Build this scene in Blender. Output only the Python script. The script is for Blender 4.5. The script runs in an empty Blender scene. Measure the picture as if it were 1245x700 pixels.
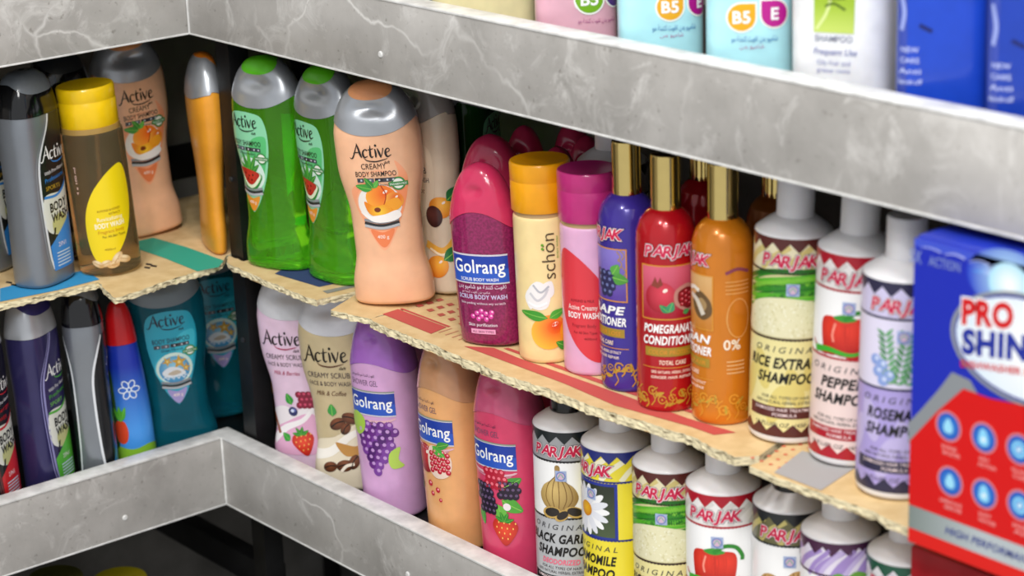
import bpy, bmesh, math, random
import numpy as np
from mathutils import Vector, Matrix
from mathutils.geometry import tessellate_polygon
random.seed(7)
SC = bpy.context.scene
COL = SC.collection
PI = math.pi

# ------------------------------------------------------------------ camera
F = 2759.978
YAW, PITCH, ROLL = map(math.radians, (141.20370717, 17.670884033, -2.0822915239))
CAM = np.array([1.79774338, -1.07385797, .40310252])
Dv = np.array([math.cos(PITCH)*math.cos(YAW), math.cos(PITCH)*math.sin(YAW), -math.sin(PITCH)])
_r = np.cross(Dv, [0, 0, 1]); _r /= np.linalg.norm(_r); _u = np.cross(_r, Dv)
Rv = math.cos(ROLL)*_r + math.sin(ROLL)*_u
Uv = -math.sin(ROLL)*_r + math.cos(ROLL)*_u


def at(px, py, ax, val):
    """where the sight line through a pixel meets the plane coordinate[ax] = val"""
    v = Dv + Rv*(px-622.5)/F - Uv*(py-350)/F
    return CAM + (val-CAM[ax])/v[ax]*v


cd = bpy.data.cameras.new('camera'); co = bpy.data.objects.new('camera', cd); COL.objects.link(co)
cd.sensor_width = 36; cd.lens = F/1245*36; cd.clip_start = .05
co.matrix_world = Matrix(((Rv[0], Uv[0], -Dv[0], CAM[0]), (Rv[1], Uv[1], -Dv[1], CAM[1]), (Rv[2], Uv[2], -Dv[2], CAM[2]), (0, 0, 0, 1)))
cd.dof.use_dof = True; cd.dof.focus_distance = 1.93; cd.dof.aperture_fstop = 6.2
SC.camera = co

# ------------------------------------------------------------------ colour + materials


def lin(h):
    h = h.lstrip('#')
    c = [int(h[i:i+2], 16)/255 for i in (0, 2, 4)]
    return tuple(x/12.92 if x <= .04045 else ((x+.055)/1.055)**2.4 for x in c)


def mix(a, b, t):
    return tuple(x+(y-x)*t for x, y in zip(a, b))


def newmat(name):
    m = bpy.data.materials.new(name); m.use_nodes = True
    nt = m.node_tree
    return m, nt, nt.nodes['Principled BSDF']


def link(nt, a, b): nt.links.new(a, b)


def plastic(name, col, rough=.3, metal=0., coat=0., trans=0., ior=1.45, sss=0., var=.06, spec=.5, scale=60.):
    m, nt, p = newmat(name)
    c = lin(col)
    no = nt.nodes.new('ShaderNodeTexNoise'); no.inputs['Scale'].default_value = scale; no.inputs['Detail'].default_value = 2
    tc = nt.nodes.new('ShaderNodeTexCoord'); link(nt, tc.outputs['Object'], no.inputs['Vector'])
    rp = nt.nodes.new('ShaderNodeValToRGB')
    rp.color_ramp.elements[0].position = .3; rp.color_ramp.elements[1].position = .7
    rp.color_ramp.elements[0].color = (*[x*(1-var) for x in c], 1); rp.color_ramp.elements[1].color = (*[min(1, x*(1+var)) for x in c], 1)
    link(nt, no.outputs['Fac'], rp.inputs['Fac']); link(nt, rp.outputs['Color'], p.inputs['Base Color'])
    p.inputs['Roughness'].default_value = rough; p.inputs['Metallic'].default_value = metal
    p.inputs['Coat Weight'].default_value = coat; p.inputs['Coat Roughness'].default_value = .05
    p.inputs['Transmission Weight'].default_value = trans; p.inputs['IOR'].default_value = ior
    p.inputs['Specular IOR Level'].default_value = spec
    if sss:
        p.inputs['Subsurface Weight'].default_value = sss; p.inputs['Subsurface Radius'].default_value = (.01, .006, .004)
        p.inputs['Subsurface Scale'].default_value = .6
    return m


_M = {}


def M(key, *a, **k):
    if key not in _M: _M[key] = plastic(key, *a, **k)
    return _M[key]


def stone(name):
    m, nt, p = newmat(name)
    N = nt.nodes.new
    tc = N('ShaderNodeTexCoord')
    n1 = N('ShaderNodeTexNoise'); n1.inputs['Scale'].default_value = 9; n1.inputs['Detail'].default_value = 8; n1.inputs['Roughness'].default_value = .62
    link(nt, tc.outputs['Object'], n1.inputs['Vector'])
    r1 = N('ShaderNodeValToRGB'); e = r1.color_ramp.elements
    e[0].position = .28; e[0].color = (*lin('#989591'), 1); e[1].position = .72; e[1].color = (*lin('#c8c5c1'), 1)
    link(nt, n1.outputs['Fac'], r1.inputs['Fac'])
    # pale veins: distance to the cell edges of a warped voronoi
    n2 = N('ShaderNodeTexNoise'); n2.inputs['Scale'].default_value = 7; n2.inputs['Detail'].default_value = 5
    link(nt, tc.outputs['Object'], n2.inputs['Vector'])
    mx = N('ShaderNodeMix'); mx.data_type = 'VECTOR'; mx.inputs['Factor'].default_value = .13
    link(nt, tc.outputs['Object'], mx.inputs[4]); link(nt, n2.outputs['Color'], mx.inputs[5])
    vo = N('ShaderNodeTexVoronoi'); vo.feature = 'DISTANCE_TO_EDGE'; vo.inputs['Scale'].default_value = 7.5
    link(nt, mx.outputs[1], vo.inputs['Vector'])
    r2 = N('ShaderNodeValToRGB'); e = r2.color_ramp.elements
    e[0].position = 0; e[0].color = (1, 1, 1, 1); e[1].position = .02; e[1].color = (0, 0, 0, 1)
    link(nt, vo.outputs['Distance'], r2.inputs['Fac'])
    n3 = N('ShaderNodeTexNoise'); n3.inputs['Scale'].default_value = 6; n3.inputs['Detail'].default_value = 3
    link(nt, tc.outputs['Object'], n3.inputs['Vector'])
    r3 = N('ShaderNodeValToRGB'); e = r3.color_ramp.elements; e[0].position = .44; e[0].color = (0, 0, 0, 1); e[1].position = .6; e[1].color = (1, 1, 1, 1)
    link(nt, n3.outputs['Fac'], r3.inputs['Fac'])
    mu = N('ShaderNodeMath'); mu.operation = 'MULTIPLY'; link(nt, r2.outputs['Color'], mu.inputs[0]); link(nt, r3.outputs['Color'], mu.inputs[1])
    mu2 = N('ShaderNodeMath'); mu2.operation = 'MULTIPLY'; mu2.inputs[1].default_value = .8; link(nt, mu.outputs[0], mu2.inputs[0])
    # cloudy pale patches
    n4 = N('ShaderNodeTexNoise'); n4.inputs['Scale'].default_value = 22; n4.inputs['Detail'].default_value = 9; n4.inputs['Roughness'].default_value = .7; n4.inputs['Distortion'].default_value = 1.2
    link(nt, tc.outputs['Object'], n4.inputs['Vector'])
    r4 = N('ShaderNodeValToRGB'); e = r4.color_ramp.elements; e[0].position = .53; e[0].color = (0, 0, 0, 1); e[1].position = .76; e[1].color = (.7, .7, .7, 1)
    link(nt, n4.outputs['Fac'], r4.inputs['Fac'])
    ad = N('ShaderNodeMath'); ad.operation = 'MAXIMUM'; link(nt, mu2.outputs[0], ad.inputs[0]); link(nt, r4.outputs['Color'], ad.inputs[1])
    m2 = N('ShaderNodeMix'); m2.data_type = 'RGBA'; link(nt, ad.outputs[0], m2.inputs['Factor']); link(nt, r1.outputs['Color'], m2.inputs[6]); m2.inputs[7].default_value = (*lin('#eceae7'), 1)
    # dark pin specks
    n5 = N('ShaderNodeTexNoise'); n5.inputs['Scale'].default_value = 160; n5.inputs['Detail'].default_value = 2
    link(nt, tc.outputs['Object'], n5.inputs['Vector'])
    r5 = N('ShaderNodeValToRGB'); e = r5.color_ramp.elements; e[0].position = .26; e[0].color = (.62, .6, .58, 1); e[1].position = .36; e[1].color = (1, 1, 1, 1)
    link(nt, n5.outputs['Fac'], r5.inputs['Fac'])
    m3 = N('ShaderNodeMix'); m3.data_type = 'RGBA'; m3.blend_type = 'MULTIPLY'; m3.inputs['Factor'].default_value = .8
    link(nt, m2.outputs[2], m3.inputs[6]); link(nt, r5.outputs['Color'], m3.inputs[7])
    link(nt, m3.outputs[2], p.inputs['Base Color'])
    p.inputs['Roughness'].default_value = .42
    return m


def noisy(name, c1, c2, scale, rough=.8, lo=.35, hi=.65, stretch=(1, 1, 1), bump=0., metal=0.):
    m, nt, p = newmat(name); N = nt.nodes.new
    tc = N('ShaderNodeTexCoord'); mp = N('ShaderNodeMapping'); mp.inputs['Scale'].default_value = stretch
    link(nt, tc.outputs['Object'], mp.inputs['Vector'])
    n = N('ShaderNodeTexNoise'); n.inputs['Scale'].default_value = scale; n.inputs['Detail'].default_value = 5; link(nt, mp.outputs[0], n.inputs['Vector'])
    r = N('ShaderNodeValToRGB'); e = r.color_ramp.elements; e[0].position = lo; e[0].color = (*lin(c1), 1); e[1].position = hi; e[1].color = (*lin(c2), 1)
    link(nt, n.outputs['Fac'], r.inputs['Fac']); link(nt, r.outputs['Color'], p.inputs['Base Color'])
    p.inputs['Roughness'].default_value = rough; p.inputs['Metallic'].default_value = metal
    if bump:
        b = N('ShaderNodeBump'); b.inputs['Strength'].default_value = bump; b.inputs['Distance'].default_value = .002
        link(nt, n.outputs['Fac'], b.inputs['Height']); link(nt, b.outputs[0], p.inputs['Normal'])
    return m


def printmat(name, rough=.32, coat=.15):
    m, nt, p = newmat(name)
    a = nt.nodes.new('ShaderNodeVertexColor'); a.layer_name = 'ink'
    link(nt, a.outputs['Color'], p.inputs['Base Color'])
    no = nt.nodes.new('ShaderNodeTexNoise'); no.inputs['Scale'].default_value = 300
    mr = nt.nodes.new('ShaderNodeMapRange'); mr.inputs['To Min'].default_value = rough*.9; mr.inputs['To Max'].default_value = rough*1.1
    link(nt, no.outputs['Fac'], mr.inputs['Value']); link(nt, mr.outputs[0], p.inputs['Roughness'])
    p.inputs['Coat Weight'].default_value = coat
    return m


INK = printmat('printed_ink'); MATTE = printmat('printed_card', .7, 0.)
STONE = stone('grey_stone_tile')
EDGE = noisy('pale_tile_edge', '#cfcfcd', '#efefed', 60, .4)
BLACK = noisy('black_steel', '#0b0b0c', '#161617', 40, .45, metal=0.)
KRAFT = noisy('kraft_card', '#d0b07c', '#dfc290', 55, .85)
CORR = noisy('torn_corrugated_edge', '#5a4b30', '#ecdfb8', 260, .95, .30, .50, stretch=(.45, .45, 2.2), bump=.2)
GREYWALL = noisy('grey_plaster', '#6d6963', '#8a8680', 14, .8)

# ------------------------------------------------------------------ mesh helpers


def finish(name, me, mats, parent=None, smooth=True, angle=40):
    o = bpy.data.objects.new(name, me); COL.objects.link(o)
    for m in (mats if isinstance(mats, (list, tuple)) else [mats]): me.materials.append(m)
    if smooth and len(me.polygons):
        me.polygons.foreach_set('use_smooth', [True]*len(me.polygons))
        me.set_sharp_from_angle(angle=math.radians(angle))
    if parent: o.parent = parent
    return o


def raw(name, V, Fc, mat, parent=None, smooth=True, angle=40):
    me = bpy.data.meshes.new(name); me.from_pydata([tuple(map(float, v)) for v in V], [], Fc); me.update()
    return finish(name, me, mat, parent, smooth, angle)


def box(name, lo, hi, mat, parent=None, bev=.0015):
    bm = bmesh.new(); bmesh.ops.create_cube(bm, size=1)
    for v in bm.verts:
        for i in range(3): v.co[i] = lo[i]+(v.co[i]+.5)*(hi[i]-lo[i])
    if bev: bmesh.ops.bevel(bm, geom=bm.edges[:], offset=bev, segments=2, affect='EDGES', profile=.5)
    me = bpy.data.meshes.new(name); bm.to_mesh(me); bm.free()
    return finish(name, me, mat, parent, True, 35)


def tag(o, label, cat, group=None, kind=None):
    if label: o['label'] = label
    if cat: o['category'] = cat
    if group: o['group'] = group
    if kind: o['kind'] = kind
    return o


def pchip(xs, ys, q):
    xs = np.array(xs, float); ys = np.array(ys, float); h = np.diff(xs); d = np.diff(ys)/h
    n = len(xs); m = np.zeros(n)
    for i in range(1, n-1):
        if d[i-1]*d[i] > 0:
            w1 = 2*h[i]+h[i-1]; w2 = h[i]+2*h[i-1]; m[i] = (w1+w2)/(w1/d[i-1]+w2/d[i])
    m[0] = d[0]; m[-1] = d[-1]
    q = np.clip(q, xs[0], xs[-1]); i = np.clip(np.searchsorted(xs, q, side='right')-1, 0, n-2)
    t = (q-xs[i])/h[i]
    return ys[i]*(2*t**3-3*t**2+1)+h[i]*m[i]*(t**3-2*t**2+t)+ys[i+1]*(-2*t**3+3*t**2)+h[i]*m[i+1]*(t**3-t**2)


class Form:
    """a bottle outline: half width a and half depth b over height z, superellipse sections; theta 0 faces -Y"""

    def __init__(s, ctrl, n=2.2, dx=None):
        s.z = [c[0] for c in ctrl]; s.A = [c[1] for c in ctrl]; s.B = [c[2] if len(c) > 2 else c[1] for c in ctrl]
        s.n = n; s.dx = dx; s.top = s.z[-1]; s.tab = None

    def ab(s, z): return pchip(s.z, s.A, z), pchip(s.z, s.B, z)

    def pts(s, th, z, off=0.):
        th = np.asarray(th, float); z = np.asarray(z, float)
        a, b = s.ab(z); a = a+off; b = b+off
        sn, cs = np.sin(th), np.cos(th); e = 2/s.n
        x = a*np.sign(sn)*np.abs(sn)**e; y = -b*np.sign(cs)*np.abs(cs)**e
        if s.dx is not None:
            k = s.dx(th, z); x = x*k; y = y*k
        return np.stack([x, y, z+0*x], -1)

    def _table(s):
        zs = np.linspace(s.z[0], s.z[-1], 50); th = np.linspace(-PI, PI, 721); U = np.linspace(-.12, .12, 481)
        T = []
        for z in zs:
            p = s.pts(th, np.full_like(th, z))
            l = np.concatenate([[0], np.cumsum(np.linalg.norm(np.diff(p, axis=0), axis=1))]); l -= l[360]
            T.append(np.interp(U, l, th))
        s.tab = (zs, U, np.array(T))

    def uv(s, u, z, off):
        """u, z in metres on the surface -> points"""
        if s.tab is None: s._table()
        zs, U, T = s.tab
        fz = np.clip((z-zs[0])/(zs[1]-zs[0]), 0, len(zs)-1.001); i = fz.astype(int); fz -= i
        fu = np.clip((u-U[0])/(U[1]-U[0]), 0, len(U)-1.001); j = fu.astype(int); fu -= j
        th = (T[i, j]*(1-fu)+T[i, j+1]*fu)*(1-fz)+(T[i+1, j]*(1-fu)+T[i+1, j+1]*fu)*fz
        return s.pts(th, z, off)


def loft(name, form, zlo, zhi, mat, parent, nseg=96, nz=44, off=0., cap=(True, True), angle=40):
    th = np.linspace(-PI, PI, nseg, endpoint=False)
    f0 = zlo if callable(zlo) else (lambda t: np.full_like(t, zlo)); f1 = zhi if callable(zhi) else (lambda t: np.full_like(t, zhi))
    a, b = f0(th), f1(th)
    t = np.linspace(0, 1, nz)
    lo, hi = float(np.mean(a)), float(np.mean(b))
    ext = [(z-lo)/(hi-lo) for z in form.z if lo < z < hi]
    ext += [x for k in (.0006, .0015, .003) for x in (k/(hi-lo), 1-k/(hi-lo))]
    t = np.array(sorted(set(np.round(np.concatenate([t, ext]), 5))))
    t = t[(t >= 0) & (t <= 1)]
    R = [form.pts(th, a+(b-a)*k, off) for k in t]
    V = np.concatenate(R).tolist(); Fc = []
    for i in range(len(t)-1):
        for j in range(nseg):
            k = (j+1) % nseg
            Fc.append((i*nseg+j, i*nseg+k, (i+1)*nseg+k, (i+1)*nseg+j))
    if cap[0]:
        V.append(np.mean(R[0], 0).tolist()); c = len(V)-1
        Fc += [((j+1) % nseg, j, c) for j in range(nseg)]
    if cap[1]:
        V.append(np.mean(R[-1], 0).tolist()); c = len(V)-1; o = (len(t)-1)*nseg
        Fc += [(o+j, o+(j+1) % nseg, c) for j in range(nseg)]
    return raw(name, V, Fc, mat, parent, True, angle)


def lathe(name, prof, mat, parent, nseg=72, angle=35):
    """prof: (radius, z) from bottom to top"""
    V = []; Fc = []
    for r, z in prof:
        for j in range(nseg):
            t = 2*PI*j/nseg; V.append((r*math.cos(t), r*math.sin(t), z))
    for i in range(len(prof)-1):
        for j in range(nseg):
            k = (j+1) % nseg; Fc.append((i*nseg+j, i*nseg+k, (i+1)*nseg+k, (i+1)*nseg+j))
    V.append((0, 0, prof[0][1])); c = len(V)-1; Fc += [((j+1) % nseg, j, c) for j in range(nseg)]
    V.append((0, 0, prof[-1][1])); c = len(V)-1; o = (len(prof)-1)*nseg; Fc += [(o+j, o+(j+1) % nseg, c) for j in range(nseg)]
    return raw(name, V, Fc, mat, parent, True, angle)


# ------------------------------------------------------------------ printed artwork (2-D shapes in mm laid on a surface)
_T = {}
CAPH = .73


def glyphs(s, bold, shear):
    k = (s, bold, shear)
    if k not in _T:
        c = bpy.data.curves.new('tmp', 'FONT'); c.body = s; c.size = 1; c.resolution_u = 3; c.offset = bold; c.shear = shear; c.space_character = 1+min(bold, .06)*2.2
        o = bpy.data.objects.new('tmp', c); m = bpy.data.meshes.new_from_object(o); m.calc_loop_triangles()
        V = np.array([v.co[:2] for v in m.vertices]) if len(m.vertices) else np.zeros((0, 2))
        Tr = [tuple(t.vertices) for t in m.loop_triangles]
        bpy.data.objects.remove(o); bpy.data.curves.remove(c); bpy.data.meshes.remove(m)
        _T[k] = (V, Tr)
    return _T[k]


def catmull(P, n=8):
    P = [np.array(p, float) for p in P]
    if len(P) < 3: return P
    Q = [2*P[0]-P[1]]+P+[2*P[-1]-P[-2]]; out = []
    for i in range(1, len(Q)-2):
        for k in range(n):
            t = k/n; a, b, c, d = Q[i-1:i+3]
            out.append(.5*((2*b)+(c-a)*t+(2*a-5*b+4*c-d)*t*t+(3*b-a-3*c+d)*t**3))
    out.append(P[-1]); return out


def rot2(x, y, a):
    c, s = math.cos(a), math.sin(a); return x*c-y*s, x*s+y*c


class Art:
    def __init__(s): s.it = []; s.ox = 0.; s.oz = 0.; s.k = 1.; s.clip = None

    def add(s, V, T, col, ly):
        if callable(col) and (s.ox or s.oz or s.k != 1): col = (lambda f, a, b, k: lambda x, y: f((x-a)/k, (y-b)/k))(col, s.ox, s.oz, s.k)
        s.it.append(([(s.ox+x*s.k, s.oz+y*s.k) for x, y in V], T, col, ly))

    def at(s, ox, oz, k=1.): s.ox, s.oz, s.k = ox, oz, k; return s

    def poly(s, P, col, ly=0):
        T = tessellate_polygon([[Vector((p[0], p[1], 0)) for p in P]])
        s.add([tuple(p[:2]) for p in P], [tuple(t) for t in T], col, ly)

    def blob(s, P, col, ly=0, n=6):
        P = [np.array(p, float) for p in P]; m = len(P); out = []
        for i in range(m):
            a, b, c, d = P[i-1], P[i], P[(i+1) % m], P[(i+2) % m]
            for k in range(n):
                t = k/n; out.append(.5*((2*b)+(c-a)*t+(2*a-5*b+4*c-d)*t*t+(3*b-a-3*c+d)*t**3))
        s.poly([tuple(q) for q in out], col, ly)

    def rect(s, x0, y0, x1, y1, col, ly=0, sk=0.): s.poly([(x0, y0), (x1, y0+sk*(x1-x0)), (x1, y1+sk*(x1-x0)), (x0, y1)], col, ly)

    def ell(s, x, y, rx, ry, col, ly=0, rot=0., n=22):
        s.add([(x, y)]+[tuple(np.add((x, y), rot2(rx*math.cos(2*PI*i/n), ry*math.sin(2*PI*i/n), rot))) for i in range(n)],
              [(0, 1+i, 1+(i+1) % n) for i in range(n)], col, ly)

    def ring(s, x, y, rx, ry, w, col, ly=0, a0=0, a1=360, rot=0., n=28):
        V = []
        for i in range(n+1):
            a = math.radians(a0+(a1-a0)*i/n)
            for q in (1, -1): V.append(tuple(np.add((x, y), rot2((rx+q*w/2)*math.cos(a), (ry+q*w/2)*math.sin(a), rot))))
        s.add(V, [t for i in range(n) for t in ((2*i, 2*i+1, 2*i+2), (2*i+1, 2*i+3, 2*i+2))], col, ly)

    def stroke(s, P, w, col, ly=0, n=6, taper=(1, 1)):
        """P: points (x, y[, width factor]); a ribbon with varying width"""
        P = [(p[0], p[1], p[2] if len(p) > 2 else 1.) for p in P]
        if len(P) == 2: P = [P[0], tuple((np.array(P[0])+np.array(P[1]))/2), P[1]]
        Q = catmull(P, n); V = []
        for i, q in enumerate(Q):
            a = Q[max(0, i-1)]; b = Q[min(len(Q)-1, i+1)]; d = (b-a)[:2]; l = np.linalg.norm(d)+1e-9
            t = i/(len(Q)-1); hw = w*q[2]*.5*(taper[0]+(taper[1]-taper[0])*t)
            nx, ny = -d[1]/l*hw, d[0]/l*hw
            V += [(q[0]+nx, q[1]+ny), (q[0]-nx, q[1]-ny)]
        s.add(V, [t for i in range(len(Q)-1) for t in ((2*i, 2*i+1, 2*i+2), (2*i+1, 2*i+3, 2*i+2))], col, ly)

    def text(s, t, x, y, h, col, ly=4, w=None, al='c', bold=0., shear=0., rot=0., slope=0.):
        V, T = glyphs(t, bold, shear)
        if not len(V): return
        k = h/CAPH; x0, x1 = V[:, 0].min(), V[:, 0].max()
        kx = w/(x1-x0) if w else k
        o = {'c': (x0+x1)/2, 'l': x0, 'r': x1}[al]
        P = [((vx-o)*kx, vy*k) for vx, vy in V]
        P = [(px, py+slope*px) for px, py in P]
        s.add([tuple(np.add((x, y), rot2(px, py, rot))) for px, py in P], T, col, ly)

    def build(s, name, surf, parent, mat=None, u0=0., base=.00016, step=.00009, maxe=3.2, zmin=.0012):
        VV = []; TT = []; CC = []; OO = []
        for V, T, col, ly in s.it:
            V = [tuple(map(float, v)) for v in V]; cache = {}; out = []; st = [tuple(t) for t in T]
            while st:
                a, b, c = st.pop()
                e = [(abs(V[p][0]-V[q][0])+.6*abs(V[p][1]-V[q][1]), p, q) for p, q in ((a, b), (b, c), (c, a))]
                m = max(e, key=lambda q: (q[0], -min(q[1:]), -max(q[1:])))
                if m[0] <= maxe: out.append((a, b, c)); continue
                p, q = m[1], m[2]; k = (min(p, q), max(p, q))
                if k not in cache:
                    V.append(((V[p][0]+V[q][0])/2, (V[p][1]+V[q][1])/2)); cache[k] = len(V)-1
                mid = cache[k]; r = ({a, b, c}-{p, q}).pop()
                # keep winding
                if (p, q) in ((a, b), (b, c), (c, a)): st += [(p, mid, r), (mid, q, r)]
                else: st += [(q, mid, r), (mid, p, r)]
            o = len(VV); VV += V; OO += [base+step*ly]*len(V)
            for a, b, c in out:
                x1, y1 = V[b][0]-V[a][0], V[b][1]-V[a][1]; x2, y2 = V[c][0]-V[a][0], V[c][1]-V[a][1]
                TT.append((o+a, o+b, o+c) if x1*y2-x2*y1 > 0 else (o+a, o+c, o+b))
            if callable(col): CC += [(*col(x, y), 1.) for x, y in V]
            else:
                c = (*lin(col), 1.); CC += [c]*len(V)
        A = np.array(VV)/1000.; A[:, 1] = A[:, 1] if isinstance(surf, Plane) else np.maximum(A[:, 1], zmin); P = surf.uv(A[:, 0]+u0/1000., A[:, 1], np.array(OO))
        me = bpy.data.meshes.new(name); me.from_pydata(P.tolist(), [], TT); me.update()
        at_ = me.color_attributes.new('ink', 'FLOAT_COLOR', 'POINT'); at_.data.foreach_set('color', np.array(CC, dtype=np.float32).ravel())
        return finish(name, me, mat or INK, parent, True, 60)


class Plane:
    def __init__(s, o, ux, uz, n): s.o, s.ux, s.uz, s.n = map(np.array, (o, ux, uz, n))

    def uv(s, u, z, off): return s.o+np.outer(u, s.ux)+np.outer(z, s.uz)+np.outer(off, s.n)


def rad(c1, c2, x0, y0, r):
    a, b = lin(c1), lin(c2); return lambda x, y: mix(a, b, min(1, math.hypot(x-x0, y-y0)/r))


def ver(c1, c2, y0, y1):
    a, b = lin(c1), lin(c2); return lambda x, y: mix(a, b, min(1, max(0, (y-y0)/(y1-y0))))


def hor(c1, c2, x0, x1):
    a, b = lin(c1), lin(c2); return lambda x, y: mix(a, b, min(1, max(0, (x-x0)/(x1-x0))))


# ---- little pictures; callers pass absolute mm
def leaf(A, x, y, l, w, rot, col='#2f9a2c', ly=3):
    P = [(0, 0), (l*.3, w*.5), (l*.65, w*.42), (l, 0), (l*.65, -w*.42), (l*.3, -w*.5)]
    Q = catmull(P+[P[0]], 4); A.poly([tuple(np.add((x, y), rot2(q[0], q[1], rot))) for q in Q[:-1]], col, ly)
    a, b = rot2(l*.05, 0, rot), rot2(l*.92, 0, rot)
    A.stroke([(x+a[0], y+a[1]), (x+b[0], y+b[1])], w*.07, '#8fd05a', ly+1)


def fruit(A, x, y, rx, ry, c1, c2, ly=2, rot=0., hl=True):
    A.ell(x, y, rx, ry, rad(c1, c2, x+.25*rx, y+.3*ry, max(rx, ry)*1.35), ly, rot)
    if hl: A.ell(x+.3*rx, y+.45*ry, rx*.17, ry*.11, '#fff1e4', ly+1, .6)


def berry(A, x, y, r, c, hi, ly=2):
    A.ell(x, y, r, r, c, ly, n=14)
    A.ell(x+.25*r, y+.28*r, r*.42, r*.4, hi, ly+1, n=10)


def bramble(A, x, y, r, c, hi, ly=2):
    for i in range(3):
        for j in range(4):
            xx = x+(j-1.5)*r*.5+(i % 2)*r*.22; yy = y+(i-1)*r*.58
            if abs(j-1.5+(i % 2)*.4) < 2: berry(A, xx, yy, r*.36, c, hi, ly)


def strawberry(A, x, y, r, ly=2, rot=0.):
    P = [(0, -1.15), (.62, -.5), (.95, .25), (.6, .75), (0, .6), (-.6, .75), (-.95, .25), (-.62, -.5)]
    P = [tuple(np.add((x, y), rot2(p[0]*r, p[1]*r, rot))) for p in P]
    A.blob(P, rad('#f5502f', '#b80f14', x, y, r*1.3), ly)
    for i in range(4):
        for j in range(4):
            px, py = (j-1.5)*.4*r+(i % 2)*.18*r, (i-2)*.38*r+.15*r
            if abs(px) < .8*r-(.3*r-py)*.3:
                q = rot2(px, py, rot); A.ell(x+q[0], y+q[1], r*.05, r*.08, '#ffd36a', ly+1, n=6)
    for a in (20, 65, 110, 155): q = rot2(0, .6*r, rot); leaf(A, x+q[0], y+q[1], r*.75, r*.3, math.radians(a)+rot, '#2f8f2a', ly+2)


def bean(A, x, y, r, rot, ly=2):
    A.ell(x, y, r, r*.66, rad('#8a4d2c', '#2e1408', x, y+r*.3, r*1.3), ly, rot)
    q = [rot2(-.85*r, 0, rot), rot2(0, .13*r, rot), rot2(.85*r, -.05*r, rot)]
    A.stroke([(x+a, y+b) for a, b in q], r*.14, '#1c0c05', ly+1)


def hexseal(A, x, y, r, ly=6):
    A.rect(x-r, y-r, x+r, y+r, '#aab9dd', ly)
    A.ell(x, y, r*.7, r*.7, '#d9b8cf', ly+1, n=10); A.ring(x, y, r*.75, r*.75, r*.2, '#6f86c4', ly+2)
    A.stroke([(x-r*.5, y-.3*r), (x, y+.4*r), (x+.5*r, y-.3*r)], r*.18, '#7fb7a5', ly+2)


ACTIVE = [([(.44, 1.03, .5), (.26, .55, .8), (.08, .1, 1), (-.06, -.06, .8), (-.2, .02, .3)], .095),
          ([(.40, 1.04, .6), (.50, .72, 1.3), (.60, .3, 1.7), (.70, .02, 1.)], .095), ([(.10, .34, .4), (.35, .40, .8), (.6, .36, .5)], .09),
          ([(1.14, .52, 1.2), (1.0, .60, .8), (.84, .46, 1.2), (.82, .2, 1.7), (.93, .03, 1.2), (1.16, .12, .4)], .09),
          ([(1.38, .88, .4), (1.35, .5, 1.4), (1.35, .16, 1.6), (1.44, .02, 1.1), (1.56, .10, .4)], .09), ([(1.18, .56, .4), (1.38, .60, .9), (1.6, .64, .5)], .085),
          ([(1.70, .62, .8), (1.74, .3, 1.6), (1.73, 0, 1.1)], .09),
          ([(1.88, .64, .8), (1.98, .32, 1.7), (2.08, -.02, 1.)], .09), ([(2.06, -.02, .8), (2.2, .3, .7), (2.28, .66, .9)], .085),
          ([(2.4, .30, .5), (2.62, .38, .7), (2.72, .50, .7), (2.62, .62, .8), (2.46, .5, 1.2), (2.43, .22, 1.7), (2.55, .02, 1.2), (2.82, .14, .4)], .09)]


def active(A, x, y, h, col, ly=5, swoosh=None, daft=True, slope=0.):
    """the calligraphic word, x = left end, y = baseline, h = capital height"""
    for P, w in ACTIVE: A.stroke([(x+p[0]*h, y+(p[1]+slope*p[0])*h, p[2]) for p in P], w*h, col, ly)
    A.ell(x+1.76*h, y+.86*h+slope*h, .085*h, .09*h, col, ly, n=10)
    s = swoosh or col
    A.stroke([(x+.85*h, y-.02*h, .3), (x+1.1*h, y-.22*h, 1), (x+1.7*h, y-.30*h, 1.2), (x+2.3*h, y-.18*h, .8), (x+2.55*h, y-.1*h, .2)], .075*h, s, ly)
    if daft: A.text('daft', x+2.45*h, y-.48*h, .2*h, col, ly, bold=.01, shear=.3)


PERS = '\uFEE5\uFEAA\uFE91 \uFEEE\uFB59\uFEE3\uFE8E\uFEB7'          # the printed Persian words for body shampoo
PERS2 = '\uFEEE\uFEE3 \uFE94\uFEAA\uFEE8\uFEE8\uFEDB \uFE96\uFEEE\uFED8\uFE97'


def parjak(A, x, y, h, ly=5, col='#d2144a', edge='#3a1226', slope=0., sp=1.02, cut='PARJAK', curve=0.):
    """the outlined, wobbly capital letters, centred on x"""
    jit = [(.0, .06), (.05, -.05), (-.03, .05), (.04, -.04), (0, .05), (.03, -.02)]
    wd = [.64, .72, .66, .46, .70, .70]; tot = sum(wd)*sp*h/CAPH*.86; cx = x-tot/2
    for ch, w, (dy, r) in zip(cut, wd, jit):
        ww = w*sp*h/CAPH*.86; c = cx+ww/2; cx += ww
        yy = y+dy*h+slope*(c-x)+curve*((c-x)/20)**2
        for bold, cc, l in ((.10, edge, ly), (.07, '#fff6f8', ly+1), (.03, col, ly+2)):
            A.text(ch, c, yy, h, cc, l, bold=bold, shear=.22, rot=r+math.atan(slope))


# ------------------------------------------------------------------ placement
S_MID, S_LOW, S_LEFT, S_TOP = -.217, -.4235, -.4245, .033


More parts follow.
